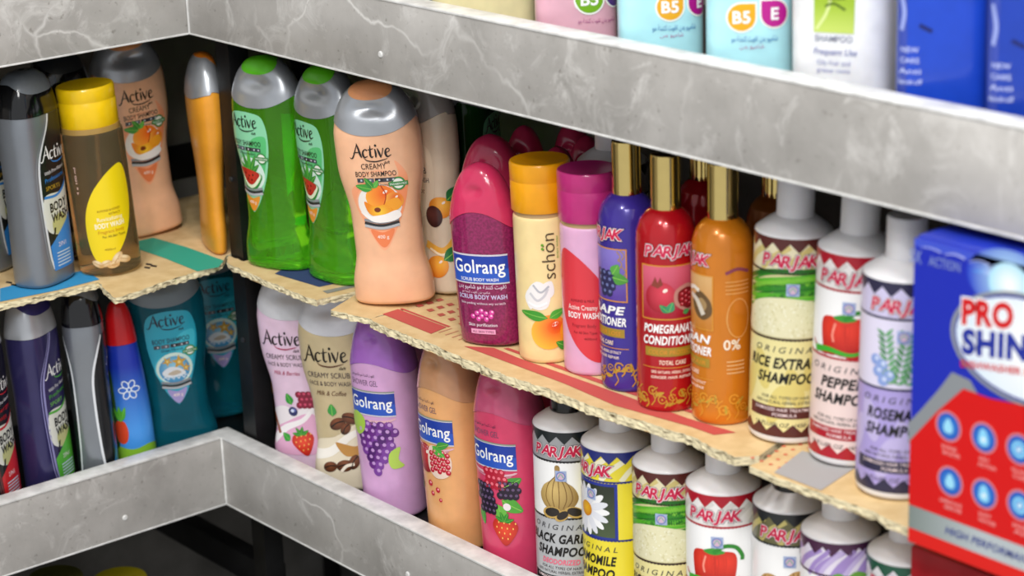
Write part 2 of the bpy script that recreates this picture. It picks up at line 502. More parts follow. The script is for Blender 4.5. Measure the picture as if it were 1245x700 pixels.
def root_at(name, x, y, z, face, lean, label, cat='bottle', group=None):
    """an Empty at the base; face = how far the front is turned from the viewer's side of the aisle, lean in degrees"""
    o = bpy.data.objects.new(name, None); COL.objects.link(o); o.empty_display_size = .02
    dx, dy = CAM[0]-x, CAM[1]-y
    rz = math.atan2(dx, -dy)+math.radians(face)
    ax = Vector((dx, dy, 0)).normalized()
    Rm = Matrix.Rotation(math.radians(lean), 3, ax) @ Matrix.Rotation(rz, 3, 'Z')
    o.location = (x, y, z); o.rotation_euler = Rm.to_euler()
    return tag(o, label, cat, group)


def by_base(px, py, z, depth):
    """centre of a base whose nearest rim point shows at a pixel on the shelf plane z"""
    p = at(px, py, 2, z); d = np.array([p[0]-CAM[0], p[1]-CAM[1]]); d /= np.linalg.norm(d)
    return p[0]+d[0]*depth, p[1]+d[1]*depth


def by_plane(px, py, ax, val):
    p = at(px, py, ax, val); return p[0], p[1]

# ------------------------------------------------------------------ bottle kinds


def bump(th, z, z0, sz, st, k, t0=0.):
    d = (np.asarray(th)-t0+PI) % (2*PI)-PI
    return k*np.exp(-((z-z0)/sz)**2-(d/st)**2)


ACT = lambda k=1.07, thin=0., zk=1.: Form([(z*zk, a*k, b*(1-.4*thin)*(1-thin*max(0, 1-z/.16))) for z, a, b in [(0, .0300, .0165), (.0012, .0322, .0187), (.004, .0336, .0200), (.017, .0334, .0204), (.046, .0287, .0178), (.081, .0291, .0182),
                    (.126, .0357, .0210), (.151, .0360, .0212), (.166, .0338, .0198), (.180, .0288, .0166), (.190, .0222, .0128), (.197, .0130, .0080), (.200, .0015, .0012)]],
                   2.3, lambda th, z: 1-bump(th, z, .1770, .0060, .45, .36))
SILVER = lambda: M('silver_plastic', '#b3b7bd', .33, metal=.55, coat=.3, var=.03)


def fruit_peach(A):
    fruit(A, 2, 96, 12.5, 10.5, '#f4601c', '#ffb03c', 4); fruit(A, 12, 93, 7.5, 7, '#e64a14', '#ffc04a', 5)
    A.stroke([(3, 106), (6, 98), (3, 88)], .9, '#b93a0e', 6)
    leaf(A, -4, 103, 14, 6, 2.9, '#3f9e3c', 6); leaf(A, -3, 104, 8, 4, 1.0, '#5cb54a', 6); leaf(A, -3, 104, 11, 5, 2.2, '#2f8a34', 7)
    A.blob([(-12, 93), (-9, 83), (0, 80), (10, 84), (5, 90), (-4, 89)], rad('#ffd23c', '#f08a1c', 0, 84, 10), 7); A.blob([(4, 90), (9, 84), (17, 88), (15, 95), (9, 94)], '#f9a62a', 7)
    A.ell(-2, 86, 2.6, 2, '#7c3414', 8); A.blob([(-16, 84), (-9, 81), (3, 82), (13, 85), (16, 80), (8, 76), (-6, 76)], '#fbf6f2', 8)


def fruit_melon(A):
    for i, (a, l) in enumerate(((1.1, 22), (1.5, 26), (1.9, 22), (2.4, 17), (.7, 17))): leaf(A, 0, 90, l, 5, a, ('#2f8f35', '#49ad3f')[i % 2], 4)
    A.blob([(-14, 96), (13, 92), (12, 83), (4, 75), (-6, 76), (-12, 84)], '#2c8a33', 6)
    A.blob([(-13, 96), (12, 92), (10.5, 84), (3, 77.5), (-5, 78.5), (-10.5, 85)], '#e9f2d2', 7)
    A.blob([(-12.5, 96), (11, 92.5), (8, 85.5), (2, 80.5), (-4, 81.5), (-9, 87)], rad('#d6392a', '#a81d15', 0, 90, 14), 8)
    for x, y in ((-6, 91), (-1, 89), (4, 90), (-3, 86), (2, 85)): A.ell(x, y, .8, 1.2, '#3a0d0a', 9, n=8)


def fruit_sea(A):
    A.ell(0, 90, 15, 14, rad('#9fdcf2', '#3f93c6', 0, 92, 15), 3)
    for x, y, r, a in ((5, 97, 8, .3), (-6, 99, 5.5, .9), (11, 90, 5, 1.4)):
        A.poly([tuple(np.add((x, y), rot2((r if k % 2 == 0 else r*.42)*math.cos(PI*k/5), (r if k % 2 == 0 else r*.42)*math.sin(PI*k/5), a))) for k in range(10)], '#d8a63c', 5)
        A.ell(x, y, r*.2, r*.2, '#f3d98a', 6)
    A.blob([(-12, 88), (-4, 93), (6, 90), (10, 84), (0, 82), (-9, 83)], '#e9edf2', 6); A.blob([(-7, 86), (1, 89), (6, 86), (-1, 84)], '#c9b9a4', 7)
    for i in range(5): A.stroke([(-12+i*5, 80), (-10+i*5, 83), (-7+i*5, 80)], .8, '#eaf6ff', 7)


def active_label(A, word2, panel, panel_hi, tip, fr, creamy=True, ink='#15110f', sub='Peach & Almond', full=False):
    if not full: A.at(0, 68*(1-1.1), 1.1)
    if full:
        A.blob([(-19, 147), (14, 149), (24, 140), (26, 118), (20, 90), (10, 66), (2, 55), (-2, 55), (-11, 68), (-19, 90), (-24, 120)], panel, 0)
        A.blob([(4, 120), (23, 128), (22, 108), (16, 88), (8, 84)], panel_hi, 1)
    else:
        A.blob([(-22, 103), (-20, 88), (-12, 70), (-3, 54), (3, 54), (12, 70), (20, 88), (25, 108), (23, 118), (16, 126), (18, 114), (10, 106), (-8, 109)], rad(panel, panel_hi, 6, 96, 34), 0)
        A.ring(2, 96, 22, 22, 1.2, panel_hi, 1, 20, 150)
    A.ell(0, 91, 18, 16.5, '#f4efe9' if not full else '#d9efe4', 2)
    A.ring(0, 91, 18.4, 16.8, 1.4, panel_hi, 3, 130, 260)
    fr(A)
    for z, c in ((76.2, '#8f9398'), (73.6, '#2b2a2c'), (71.4, '#b9bcc0')): A.stroke([(-14, z+1.6), (0, z-.8), (14, z+1.6)], 2.2, c, 6)
    A.blob([(-9.5, 69.5), (0, 67), (9.5, 69.5), (5, 59), (0, 54.5), (-5, 59)], tip, 3); A.text('400 g', 0, 62, 3, '#ffe9dc', 5, bold=.01)
    # seal at right
    A.ell(17, 107, 5.6, 5.6, '#3e8f48', 5); A.ell(17, 107, 4.2, 4.2, '#f2f4ea', 6); A.rect(9.5, 105, 24.5, 108.6, '#3e8f48', 7); A.text('PARABEN FREE', 17, 105.9, 1.7, '#ffffff', 8, w=13)
    A.at(0, 0)
    active(A, -19, 135.5, 12.3, ink, 5)
    if creamy: A.text('CREAMY', -1, 125.2, 5.2, ink, 5, w=22)
    A.text(word2, 0, 118.4, 4.9, ink, 5, w=36, bold=.004)
    for i, (x0, x1, c) in enumerate(((-17, -11, '#3a3f49'), (-10, -2, '#5b5f6b'), (-1, 6, '#23262e'), (6, 17, '#3a3f49'))): A.rect(x0, 113.2, x1, 116.8, c, 5)
    for x in (-14, -6, 2, 9, 14): A.rect(x, 114.2, x+1.6, 115.8, '#c9ced6', 6)
    A.text(sub, 0, 109.4, 2.8, ink, 5, w=21)


def active_shampoo(px, py, face, lean, label, bodymat, tabmat, art, capmat=None, z=S_MID, pos=None, group=None, name='shampoo_bottle', u0=0., thin=0., back=None, zk=1.):
    x, y = pos if pos else by_base(px, py, z, .0335 if thin else .0205)
    o = root_at(name, x, y, z, face, lean, label, group=group); f = ACT(1.07, thin, zk)
    zb = lambda t: .1605*zk-.006*np.cos(2*t)*np.where(np.cos(t) > 0, 1, .6)
    loft('body', f, 0, lambda t: zb(t)-.0004, bodymat, o)
    c = loft('cap', f, zb, .1999*zk, capmat or SILVER(), o, off=.0007)
    if tabmat: loft('cap_tab', f, lambda t: (.1972-.0125*np.maximum(0, np.cos(t))**1.5)*zk, .1999*zk, tabmat, c, off=.0013, nz=16)
    if art:
        A = Art(); art(A); A.build('label', f, o, u0=u0)
    if back:
        A = Art(); A.blob([(-20, 140), (20, 140), (24, 118), (16, 80), (5, 56), (-5, 56), (-16, 80), (-24, 118)], back, 0)
        for i in range(9): A.rect(-14, 84+i*5, 14, 86+i*5, '#3f8f5a', 1)
        A.build('back_label', f, o, u0=(90 if u0 < 0 else 88))
    return o


def bar_plastic(n, c, **k): return M(n, c, **{**dict(rough=.3, coat=.25, sss=.1), **k})


PEACH = bar_plastic('peach_plastic', '#f6bf98'); GREENLIQ = M('green_liquid', '#8cff3a', .04, trans=.84, ior=1.34, var=.08)
TEALLIQ = M('teal_liquid', '#1f9ab4', .05, trans=.75, ior=1.3, var=.12, scale=35)
peach_art = lambda A: active_label(A, 'BODY SHAMPOO', '#f7803f', '#ffb38a', '#f28552', fruit_peach)
melon_art = lambda A: active_label(A, 'BODY SHAMPOO', '#8fd9ae', '#5cc47a', '#e8952e', fruit_melon, False, sub='Watermelon', full=True)
sea_art = lambda A: active_label(A, 'BODY SHAMPOO', '#1fa9c4', '#3fc3d8', '#a79ad0', fruit_sea, False, '#0b1f3a', 'Ocean Minerals', True)
ORTAB = bar_plastic('peach_tab', '#e79b66'); GRTAB = bar_plastic('green_tab', '#5cc21a')

# ---- middle shelf, left run
active_shampoo(182, 289, 26, 3.4, 'peach creamy body shampoo with grey cap behind the yellow-capped honey body wash', PEACH, ORTAB, peach_art)
active_shampoo(262, 311, 100, -.6, 'orange bottle with silver cap seen edge-on against the black corner post', bar_plastic('orange_plastic', '#e39a2e'), bar_plastic('orange_tab', '#d2761c'), None, thin=.42, zk=.955)
# ---- middle shelf, right run
G = 'green watermelon body shampoos'
active_shampoo(343, 329, -40, 1.0, 'clear green watermelon shampoo right beside the black corner post', GREENLIQ, GRTAB, melon_art, group=G, u0=-13, back='#b9e8b0')
active_shampoo(415, 346, -50, 1.0, 'clear green watermelon shampoo between its twin and the front peach bottle', GREENLIQ, GRTAB, melon_art, group=G, u0=-13, back='#b9e8b0')
active_shampoo(482, 374, -14, 3.3, 'peach creamy body shampoo standing in front at the cardboard edge', PEACH, ORTAB, peach_art)


def scrub_art(A, bg, ink, sw, sub, pic, k=1.):
    A.at(0, 129*(1-k)+3, k); active(A, -24, 126, 16.5, ink, 5, sw)
    A.text('CREAMY SCRUB', 0, 109, 6, '#4a3f45', 5, w=46); A.text('FACE & BODY WASH', 1, 100.5, 4.8, '#4a3f45', 5, w=46)
    A.text(sub, 1, 90, 5.2, sw, 5, w=32, shear=.35)
    A.at(0, -10+90*(1-k), k); pic(A); A.at(0, 0)


def pic_berryscrub(A):
    A.blob([(-30, 62), (-10, 74), (10, 70), (30, 84), (34, 60), (30, 34), (0, 40), (-30, 34)], '#f6eef2', 1); A.blob([(-30, 40), (-5, 56), (22, 66), (32, 52), (30, 20), (-30, 20)], '#ecb3d4', 2)
    A.stroke([(-30, 30), (-8, 48), (14, 58), (30, 76)], 7, '#fff9fb', 3, taper=(1.4, .5))
    bramble(A, 20, 82, 11, '#8a1638', '#d24a6c', 4); berry(A, 3, 68, 5.5, '#2c2f66', '#6a76b8', 5); A.ell(2.5, 69, 2, 2, '#dfe6ff', 7)
    leaf(A, 2, 76, 14, 9, 1.9, '#2f9a3a', 4); strawberry(A, 12, 32, 14, 5, .25); leaf(A, -4, 33, 12, 9, 2.4, '#35a23c', 5)
    A.stroke([(-27, 62), (-22, 50), (-18, 40)], 5, '#9a4a26', 4)


def pic_coffee(A):
    A.blob([(-26, 52), (0, 62), (30, 74), (30, 10), (-28, 10)], '#efe3c8', 1); A.stroke([(-28, 40), (-6, 46), (14, 62), (30, 70)], 9, '#fffaf0', 3, taper=(1.2, .6))
    A.blob([(0, 56), (20, 52), (28, 58), (28, 46), (10, 42)], '#c78f45', 4)
    bean(A, 4, 76, 9, .5, 4); bean(A, 18, 82, 9, -.3, 5); bean(A, 12, 71, 7, 1.0, 6); leaf(A, 0, 84, 13, 9, 1.6, '#3a9a44', 6)
    bean(A, -8, 30, 8, .3, 4); bean(A, 8, 32, 9, .2, 5); bean(A, 18, 36, 8, 1.1, 6); A.stroke([(4, 26), (10, 32), (18, 34)], 3, '#fff3df', 7)


def pic_apricot(A):
    A.blob([(-10, 120), (10, 150), (30, 140), (24, 96), (4, 80)], '#f0e0c6', 1)
    for x, z in ((30, 90), (24, 36)):
        fruit(A, x, z, 11, 10, '#ffc04a', '#e2761c', 3); leaf(A, x+6, z+6, 20, 12, .6, '#2f7f45', 5)
    A.ell(23, 82, 8, 10, rad('#6a3a34', '#3a1c1c', 21, 84, 10), 5); A.stroke([(12, 56), (30, 50), (46, 66)], 7, '#f2b548', 3); A.stroke([(16, 52), (30, 47), (44, 60)], 2, '#fff0cf', 4)


WHITECAP = M('milky_cap', '#dfe0e6', .28, trans=.15, coat=.3); GREYCAP = M('clear_grey_cap', '#b9b2ac', .2, trans=.35, coat=.3)
CREAM = bar_plastic('cream_plastic', '#e4d2b9')
cr = active_shampoo(0, 0, -58, 2.6, 'cream apricot scrub bottle with clear cap behind the front peach bottle', CREAM, None, lambda A: scrub_art(A, '#e8d6bd', '#2a1712', '#7a4a2c', 'Milk & Apricot', pic_apricot), GREYCAP, pos=by_base(536, 357, S_MID, .022), name='scrub_bottle')
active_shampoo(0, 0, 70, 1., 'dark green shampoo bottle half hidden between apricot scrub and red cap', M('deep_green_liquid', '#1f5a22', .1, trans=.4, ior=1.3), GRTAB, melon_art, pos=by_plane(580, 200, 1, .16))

# ---- golrang style oval bottles
GOL = lambda h=.154, a=.029, b=.0185: Form([(0, a*.86, b*.8), (.0012, a*.92, b*.9), (.004, a*.945, b*.95), (.03, a*.965, b*.97), (h*.6, a, b), (h*.70, a*.985, b*.98), (h*.80, a*.88, b*.9),
                                            (h*.90, a*.68, b*.72), (h*.965, a*.42, b*.46), (h*.99, a*.2, b*.22), (h, a*.02, b*.02)], 2.25,
                                           lambda th, z: 1-bump(th, z, h*.86, .0045, .30, .22))


def plate(A, z0, z1, half, sub=None, sk=0.):
    A.rect(-half, z0, half, z1, '#1f3fa8', 2); A.rect(-half, z1-.8, half, z1+.7, '#d5d2dc', 3); A.rect(-half, z0-.9, half, z0+.3, '#d5d2dc', 3)
    A.rect(-half, z0+.4, half, (z0+z1)/2, '#2b5ac6', 3)
    h = (z1-z0)*.5
    A.text('Golrang', 0, z0+(z1-z0)*(.36 if sub else .30), h, '#ffffff', 4, w=half*1.78, bold=.012)
    if sub: A.text(sub, 0, z0+1.6, h*.24, '#ffffff', 4, w=half*1.3, bold=.01)


def gel_art(A):
    plate(A, 55.5, 79.5, 26, 'SCRUB BODY WASH')
    A.text(PERS+' '+PERS2, 1, 50.5, 3.6, '#e9d6ea', 3, w=44, bold=.01); A.text(PERS2+' '+PERS, -4, 46.5, 2.2, '#e9d6ea', 3, w=26)
    A.text('SCRUB BODY WASH', 1, 41.4, 3.8, '#cdbfe6', 3, w=44, bold=.03); A.text('Skin peeling without any scratch', 1, 36.6, 2.2, '#f0dff0', 3, w=40)
    for x, z in ((-8, 26), (-4, 29), (0, 26.5), (0, 31), (4, 29), (8, 26.5), (9, 30), (-3, 24), (4, 24)): berry(A, x, z, 2.2, '#e03fa4', '#ffd3f0', 3)
    A.text('Skin purification', 0, 17.5, 2.8, '#f2e6f2', 3, w=26, bold=.01); A.rect(-11, 10.8, 11, 15, '#f2a9cf', 3); A.text('ALL SKIN TYPES', 0, 11.9, 1.9, '#7a1247', 4, w=19, bold=.01)


def golrang(name, x, y, z, face, lean, label, bodymat, capmat, art=None, h=.154, a=.029, b=.0185, zb=.70, arch=.008, group=None):
    o = root_at(name, x, y, z, face, lean, label, group=group); f = GOL(h, a, b)
    zz = lambda t: h*zb+arch*np.cos(2*t)
    loft('body', f, 0, lambda t: zz(t)-.0003, bodymat, o); loft('cap', f, zz, h*.9999, capmat, o, off=.0006)
    if art:
        A = Art(); art(A); A.build('label', f, o)
    return o


RASP = M('raspberry_cap', '#d0345f', .18, coat=.5, sss=.1); PLUM = M('plum_glitter_gel', '#8a1f55', .14, coat=.5, var=.3, scale=500)
gx, gy = by_base(600, 423, S_MID, .019)
golrang('shower_gel_bottle', gx, gy, S_MID, -25, 2.2, 'plum glitter shower gel with raspberry domed cap, front of its row', PLUM, RASP, gel_art)
GG = 'red domed caps behind the plum gel'
for px, py, zz, lb in ((601, 168, -.066, 'red domed gel bottle directly behind the plum glitter gel'), (642, 157, -.066, 'red domed gel bottle second back, its top beyond the yellow cap'),
                       (683, 180, -.064, 'red domed gel bottle peeking between yellow cap and magenta cap'),
               (700, 150, -.064, 'dark red domed gel bottle near the shelf back, beyond yellow cap'), (718, 167, -.064, 'dark red domed gel bottle beyond the magenta cap')):
    p = at(px, py, 2, zz); golrang('shower_gel_bottle', p[0], p[1], S_MID, -17, 1.5, lb, PLUM, RASP, None, group=GG, a=.029 if px == 601 else .0193, b=.018)

# ---- schon style cylinders
CYL = lambda r=.0236, h=.128: Form([(0, r*.93), (.0012, r*.975), (.0035, r), (h-.004, r), (h-.001, r*.985), (h, r*.95)], 2.)


def flipcap(name, r, z0, z1, mat, o): return lathe(name, [(r*.985, z0), (r, z0+.0006), (r, z0+.024), (r*.985, z0+.0246), (r*.985, z0+.0252), (r, z0+.0258), (r, z1-.0018), (r*.97, z1-.0004), (r*.93, z1), (r*.86, z1-.0006), (r*.4, z1-.0022), (0.0005, z1-.0024)], mat, o)


def schon(px, py, face, lean, label, bodycol, capcol, art, r=.0236, h=.166, zc=.126, cr=None, mat=None, band='#e8c48c', pos=None, name='body_wash_bottle'):
    x, y = pos if pos else by_base(px, py, S_MID, r)
    o = root_at(name, x, y, S_MID, face, lean, label); f = CYL(r, zc-.004)
    loft('body', f, 0, zc-.004, mat or bar_plastic('body_'+bodycol, bodycol), o, nz=12)
    lathe('neck', [(r*.94, zc-.0042), (r*.94, zc+.001)], M('neck_'+band, band, .15, trans=.3), o)
    flipcap('cap', cr or r*1.04, zc, h, bar_plastic('cap_'+capcol, capcol), o)
    A = Art(); art(A); A.build('label', f, o); return o


def art_schon(A):
    A.text('schön', 10, 91, 11.5, '#4b3a20', 4, w=38, rot=PI/2, bold=-.006); A.ell(.1, 97.5, 1.1, 1.1, '#62a51f', 6); A.ell(.1, 100.6, 1.1, 1.1, '#62a51f', 6)
    A.text('BODY WASH', 13.2, 98, 1.7, '#62a51f', 4, w=18, rot=PI/2)
    for P in ([(-14, 62), (-6, 70), (2, 66), (5, 58), (2, 48), (-6, 46), (-13, 50)], [(-17, 56), (-12, 64), (-9, 54), (-12, 46)], [(-2, 66), (6, 70), (8, 60), (3, 56)]): A.blob(P, '#f3f1f0', 1)
    A.stroke([(-12, 60), (-6, 54), (0, 58), (3, 64)], 2, '#cfcfd4', 2); A.stroke([(-14, 52), (-6, 49), (2, 52)], 1.8, '#ffffff', 3); A.stroke([(-9, 67), (-3, 61), (4, 66)], 1.6, '#b9bcc4', 3)
    fruit(A, 3, 27, 15.5, 14.5, '#f0401a', '#ffc640', 4, .4); A.ell(8, 31, 7, 5.5, rad('#e33a16', '#f77a22', 8, 32, 8), 5)
    leaf(A, 2, 39, 24, 8, 2.95, '#3f9a2e', 6); leaf(A, 3, 39, 15, 7, .45, '#4dad38', 6)
    A.ell(22, 26, 10.5, 12.5, '#f6a31c', 6); A.ell(22, 26, 8.6, 10.6, '#fbc23c', 7)
    for i in range(8): A.stroke([(22, 26), (22+8*math.cos(i*PI/4), 26+10*math.sin(i*PI/4))], 1, '#e8870f', 8)
    leaf(A, 14, 12, 15, 8, .1, '#2f8a2a', 7); leaf(A, 18, 12, 12, 7, 2.6, '#3f9a2e', 7)


def drop_art(A, c, flip, words):
    """a leaf-shaped colour field, round at the upper corner and drawn out to the lower one"""
    s = -1 if flip else 1
    P = [(-20, 44), (-18, 62), (-11, 80), (0, 95), (10, 103), (17, 104), (21, 95), (22.5, 78), (21, 60), (16, 42), (7, 25), (-3, 14), (-12, 12), (-18, 24)]
    A.blob([(s*x*1.15, z) for x, z in P], c, 1); words(A)


def words_pink(A):
    A.text('ALMOND & MILK', -2, 62, 2.2, '#7b1622', 4, w=20); A.text('Active Creamy', -2, 55.5, 4.2, '#ffe9e4', 4, w=25, bold=.01); A.text('BODY WASH', -2, 48.4, 5, '#ffffff', 4, w=26, bold=.02)
    A.text('Fragrant Body', -1, 41, 2.8, '#9a2330', 4, w=20); A.text('For All Skin Types', 0, 35.5, 2.2, '#7b1622', 4, w=19); A.text('400ml', 4, 30.5, 2, '#7b1622', 4, w=10)
    A.text('2023/05/11', 22, 25.5, 2.6, '#3a3036', 4, w=18); A.text('2026/05/10', 22, 21.6, 2.6, '#3a3036', 4, w=18)


schon(667, 443, -2, .8, 'cream yellow body wash cylinder with bright yellow cap and mango picture', '#f9dfa2', '#f6a80c', art_schon)
schon(722, 458, -14, .3, 'pale pink body wash cylinder with magenta cap and red drop', '#e8b3d6', '#c9307f', lambda A: drop_art(A, '#e23b46', True, words_pink))


def words_honey(A):
    A.text('ALMOND & HONEY', 1, 62, 2.2, '#8a5a00', 4, w=22, slope=.05); A.text('EXTRACT', 6, 58.5, 2, '#8a5a00', 4, w=11, slope=.05); A.text('Revitalizing', 1, 53, 4, '#fff8d8', 4, w=24, slope=.05)
    A.text('BODY WASH', 0, 46.5, 5, '#fffbe2', 4, w=28, bold=.02, slope=.05); A.text('Fragrant body', 1, 41.3, 3.2, '#c98a00', 4, w=25, slope=.05)
    A.text('For All Skin Types', 3, 37, 2.4, '#4a3300', 4, w=22, slope=.05); A.text('400ml', -3, 24.5, 2, '#8a6a00', 4, w=10)
    for x, z, r, a in ((-9, 12, 6, .3), (2, 15, 8, .9), (9, 14, 7, -.3), (-16, 12, 6, -.5), (-2, 10, 6, .1)):
        A.ell(x, z, r, r*.5, rad('#f7e6c0', '#c99a5a', x, z+2, r), 5, a); A.stroke([(x-r*.6*math.cos(a), z-r*.6*math.sin(a)), (x+r*.6*math.cos(a), z+r*.6*math.sin(a))], .5, '#b98a4a', 6)
    A.text('4 x 100 ml', -25, 92, 2.6, '#f7cfc4', 4, w=26, rot=PI/2)


AMBER = M('amber_liquid', '#f0d8a6', .04, trans=.93, ior=1.15, var=.05)
HON = dict(bodycol='amber', capcol='#f3c80c', r=.0292, h=.177, zc=.139, mat=AMBER, band='#c9a25a')
schon(136, 337, 10, 2.9, 'clear honey body wash with yellow flip cap and yellow drop label', art=lambda A: drop_art(A, '#f1d510', False, words_honey), cr=.0268, **HON)

# ---- silver / violet wash bottles for men
MEN = lambda k=1.: Form([(z, a*k, b*k) for z, a, b in [(0, .0265, .0185), (.0012, .0285, .0207), (.004, .0298, .0215), (.10, .0288, .0212), (.145, .0305, .0222), (.160, .0298, .0218), (.176, .0270, .0195), (.188, .0228, .016), (.196, .016, .011), (.1995, .0075, .005), (.2, .001, .001)]], 2.9)


def men_art(A, body, line, panel, acc, hi, pro, wide=False):
    edge = [(2, 160), (-1, 150), (-10, 132), (-15, 116), (-16, 90), (-15, 60), (-13, 30), (-10, 16)]
    Q = [tuple(q) for q in catmull(edge, 5)]
    A.poly(Q+[(26, 16), (27, 60), (26, 120), (20, 160)], panel, 1); A.stroke([(x-1, z) for x, z in edge], 2.2, line, 2); A.stroke([(x-4, z) for x, z in edge], .9, '#8d9299' if body else line, 2)
    if wide:
        for c0, sg, cc in ((-31, 1, panel), (-53, -1, '#1c2226')):
            E = [tuple(q) for q in catmull([(c0+sg*10, 150), (c0+sg*4, 135), (c0-sg*1, 112), (c0-sg*2, 80), (c0-sg*1, 40), (c0+sg*1, 14)], 5)]
            A.poly(E+[(c0+sg*30, 14), (c0+sg*30, 150)], cc, 3); A.stroke(E, 2.2, line, 4)
        A.poly([(-20, 20), (-8, 44), (-8, 14), (-19, 14)], acc, 4)
        for i in range(7): A.rect(-84, 40+i*9, -66, 43+i*9, '#6f7a80', 5)
        A.text('BODY', -70, 106, 7, '#cfd6dc', 5, w=24)
    active(A, -12, 118, 13, '#ffffff', 5, acc, False)
    A.text('With Pro-Vitamin', -11, 104, 3.6, '#e8e8ec', 4, w=30, al='l', bold=.01, slope=.1); A.text(pro[0], -11, 97, 4.2, acc, 4, w=28, al='l', slope=.1); A.text(pro[1], -11, 90, 4, hi, 4, w=20, al='l')
    A.blob([(-14, 84), (10, 86), (27, 98), (27, 60), (18, 46), (-13, 52)], '#e4e6dc', 2); A.stroke([(-14, 84), (6, 84), (27, 98)], 2.4, acc, 3); A.blob([(-6, 62), (8, 66), (16, 56), (6, 46), (-6, 50)], '#c8c98a', 3)
    A.text('BODY', 4, 70, 8.5, '#0e0d10', 5, w=25, bold=.03, slope=.08); A.text('WASH', 5, 60, 8.5, '#0e0d10', 5, w=26, bold=.03, slope=.08); A.text('1', -6, 44, 10, '#0e0d10', 5, bold=.04, shear=.3)
    A.poly([(-13, 38), (20, 62), (26, 62), (26, 14), (-11, 14)], acc, 4); A.text('2IN1', 3, 35, 4.5, '#f3e9f0', 6, w=11)
    for i in range(5): A.rect(-6, 17+i*3, 14, 18.2+i*3, '#cfe2f4', 6)


def men(x, y, z, face, lean, label, bodymat, capmat, lens, artargs, group=None, k=1.):
    o = root_at('body_wash_bottle', x, y, z, face, lean, label, group=group); f = MEN(k)
    loft('body', f, 0, .1602, bodymat, o); c = loft('cap', f, .1606, .1999, capmat, o, off=.0006)
    if lens: loft('cap_tab', f, lambda t: .190-.010*np.maximum(0, np.cos(t)), .1999, lens, c, off=.0012, nz=14)
    if artargs:
        A = Art(); men_art(A, *artargs); A.build('label', f, o)
    return o


SILV = M('brushed_silver_plastic', '#8d9299', .34, metal=.6, coat=.25, var=.03); BLK = M('gloss_black', '#0d0d0f', .12, coat=.6)
LENS = M('grey_tab', '#6f757b', .3, coat=.3); VIO = M('violet_pearl', '#34305f', .28, metal=.35, coat=.4); SILVCAP = M('pale_silver_cap', '#bcbfc4', .3, metal=.5)
silvart = (True, '#dfe3e8', '#15171b', '#2f8ae0', '#c9a22e', ('Professional', 'SPORTS'))
MG = 'silver wash bottles with black caps'
x, y = by_base(56, 350, S_MID, .024); men(x, y, S_MID, 52, .6, 'silver body wash with black cap at far left front, blue label panel', SILV, BLK, LENS, silvart)
x, y = by_base(-2, 336, S_MID, .024); men(x-.012, y+.004, S_MID, 60, .6, 'silver body wash cut by the picture edge behind the front silver one', SILV, BLK, LENS, silvart)
x, y = by_plane(82, 180, 0, -.105); men(x, y, S_MID, 40, 1., 'dark bottle in shadow behind the yellow cap', BLK, BLK, M('dark_tab', '#26292c', .3), None)
# ---- lower shelf, left run
x, y = by_plane(51, 480, 0, -.052); men(x, y, S_LEFT, 57, 1.6, 'violet body wash with pale silver cap standing under the blue tape', VIO, SILVCAP, M('navy_tab', '#2a2563', .3), (False, '#8f8cc0', '#2a2357', '#57b83a', '#7fd05a', ('Freshness', 'SPORT')), k=.88)
x, y = by_plane(111, 470, 0, -.050); men(x, y, S_LEFT, 88, 1., 'silver body wash with black cap on the lower shelf beside red-capped bottle', SILV, BLK, LENS, silvart+(True,), k=.88)
x, y = by_plane(-20, 500, 0, -.047); men(x, y, S_LEFT, 58, 1.6, 'black and red body wash cut off by the left picture edge', M('black_pearl', '#17161a', .3, coat=.4), SILVCAP, None, (False, '#6a2a2a', '#0f0e10', '#d1232a', '#d1232a', ('Energy', 'POWER')))
# kids bottle
KID = lambda k=.82: Form([(z*.985, a*k, b*k) for z, a, b in [(0, .0205, .0160), (.0012, .0222, .0175), (.004, .0232, .0182), (.05, .0230, .018), (.09, .0212, .017), (.125, .0180, .0150), (.150, .0150, .0125), (.165, .0105, .009), (.171, .005, .0045), (.1725, .0008, .0008)]], 2.2)


def art_kid(A):
    A.rect(-42, 2, 42, 126, ver('#4a9df0', '#1c39b8', 40, 105), 0)
    A.blob([(-30, 2), (30, 2), (30, 18), (14, 24), (-4, 21), (-30, 26)], '#8fc637', 1); leaf(A, -3, 8, 9, 6, .6, '#3f9a2a', 2); leaf(A, -3, 8, 9, 6, 2.4, '#3f9a2a', 2)
    for i in range(6):
        a = i*PI/3; A.ring(0+6*math.cos(a), 82+6*math.sin(a), 4, 2.8, 1.1, '#e6f2ff', 3, rot=a, n=16)
    A.ring(0, 82, 2, 2, 1, '#e6f2ff', 3)
    A.blob([(-17, 50), (-9, 50), (-6, 40), (-8, 30), (-13, 27), (-18, 31), (-20, 42)], '#e2491f', 3)
    for a in (1.2, 1.6, 2.0): leaf(A, -12, 50, 16, 5, a, '#4fb02f', 4)
    A.blob([(-22, 92), (-16, 96), (-16, 30), (-22, 30)], '#37602a', 2)


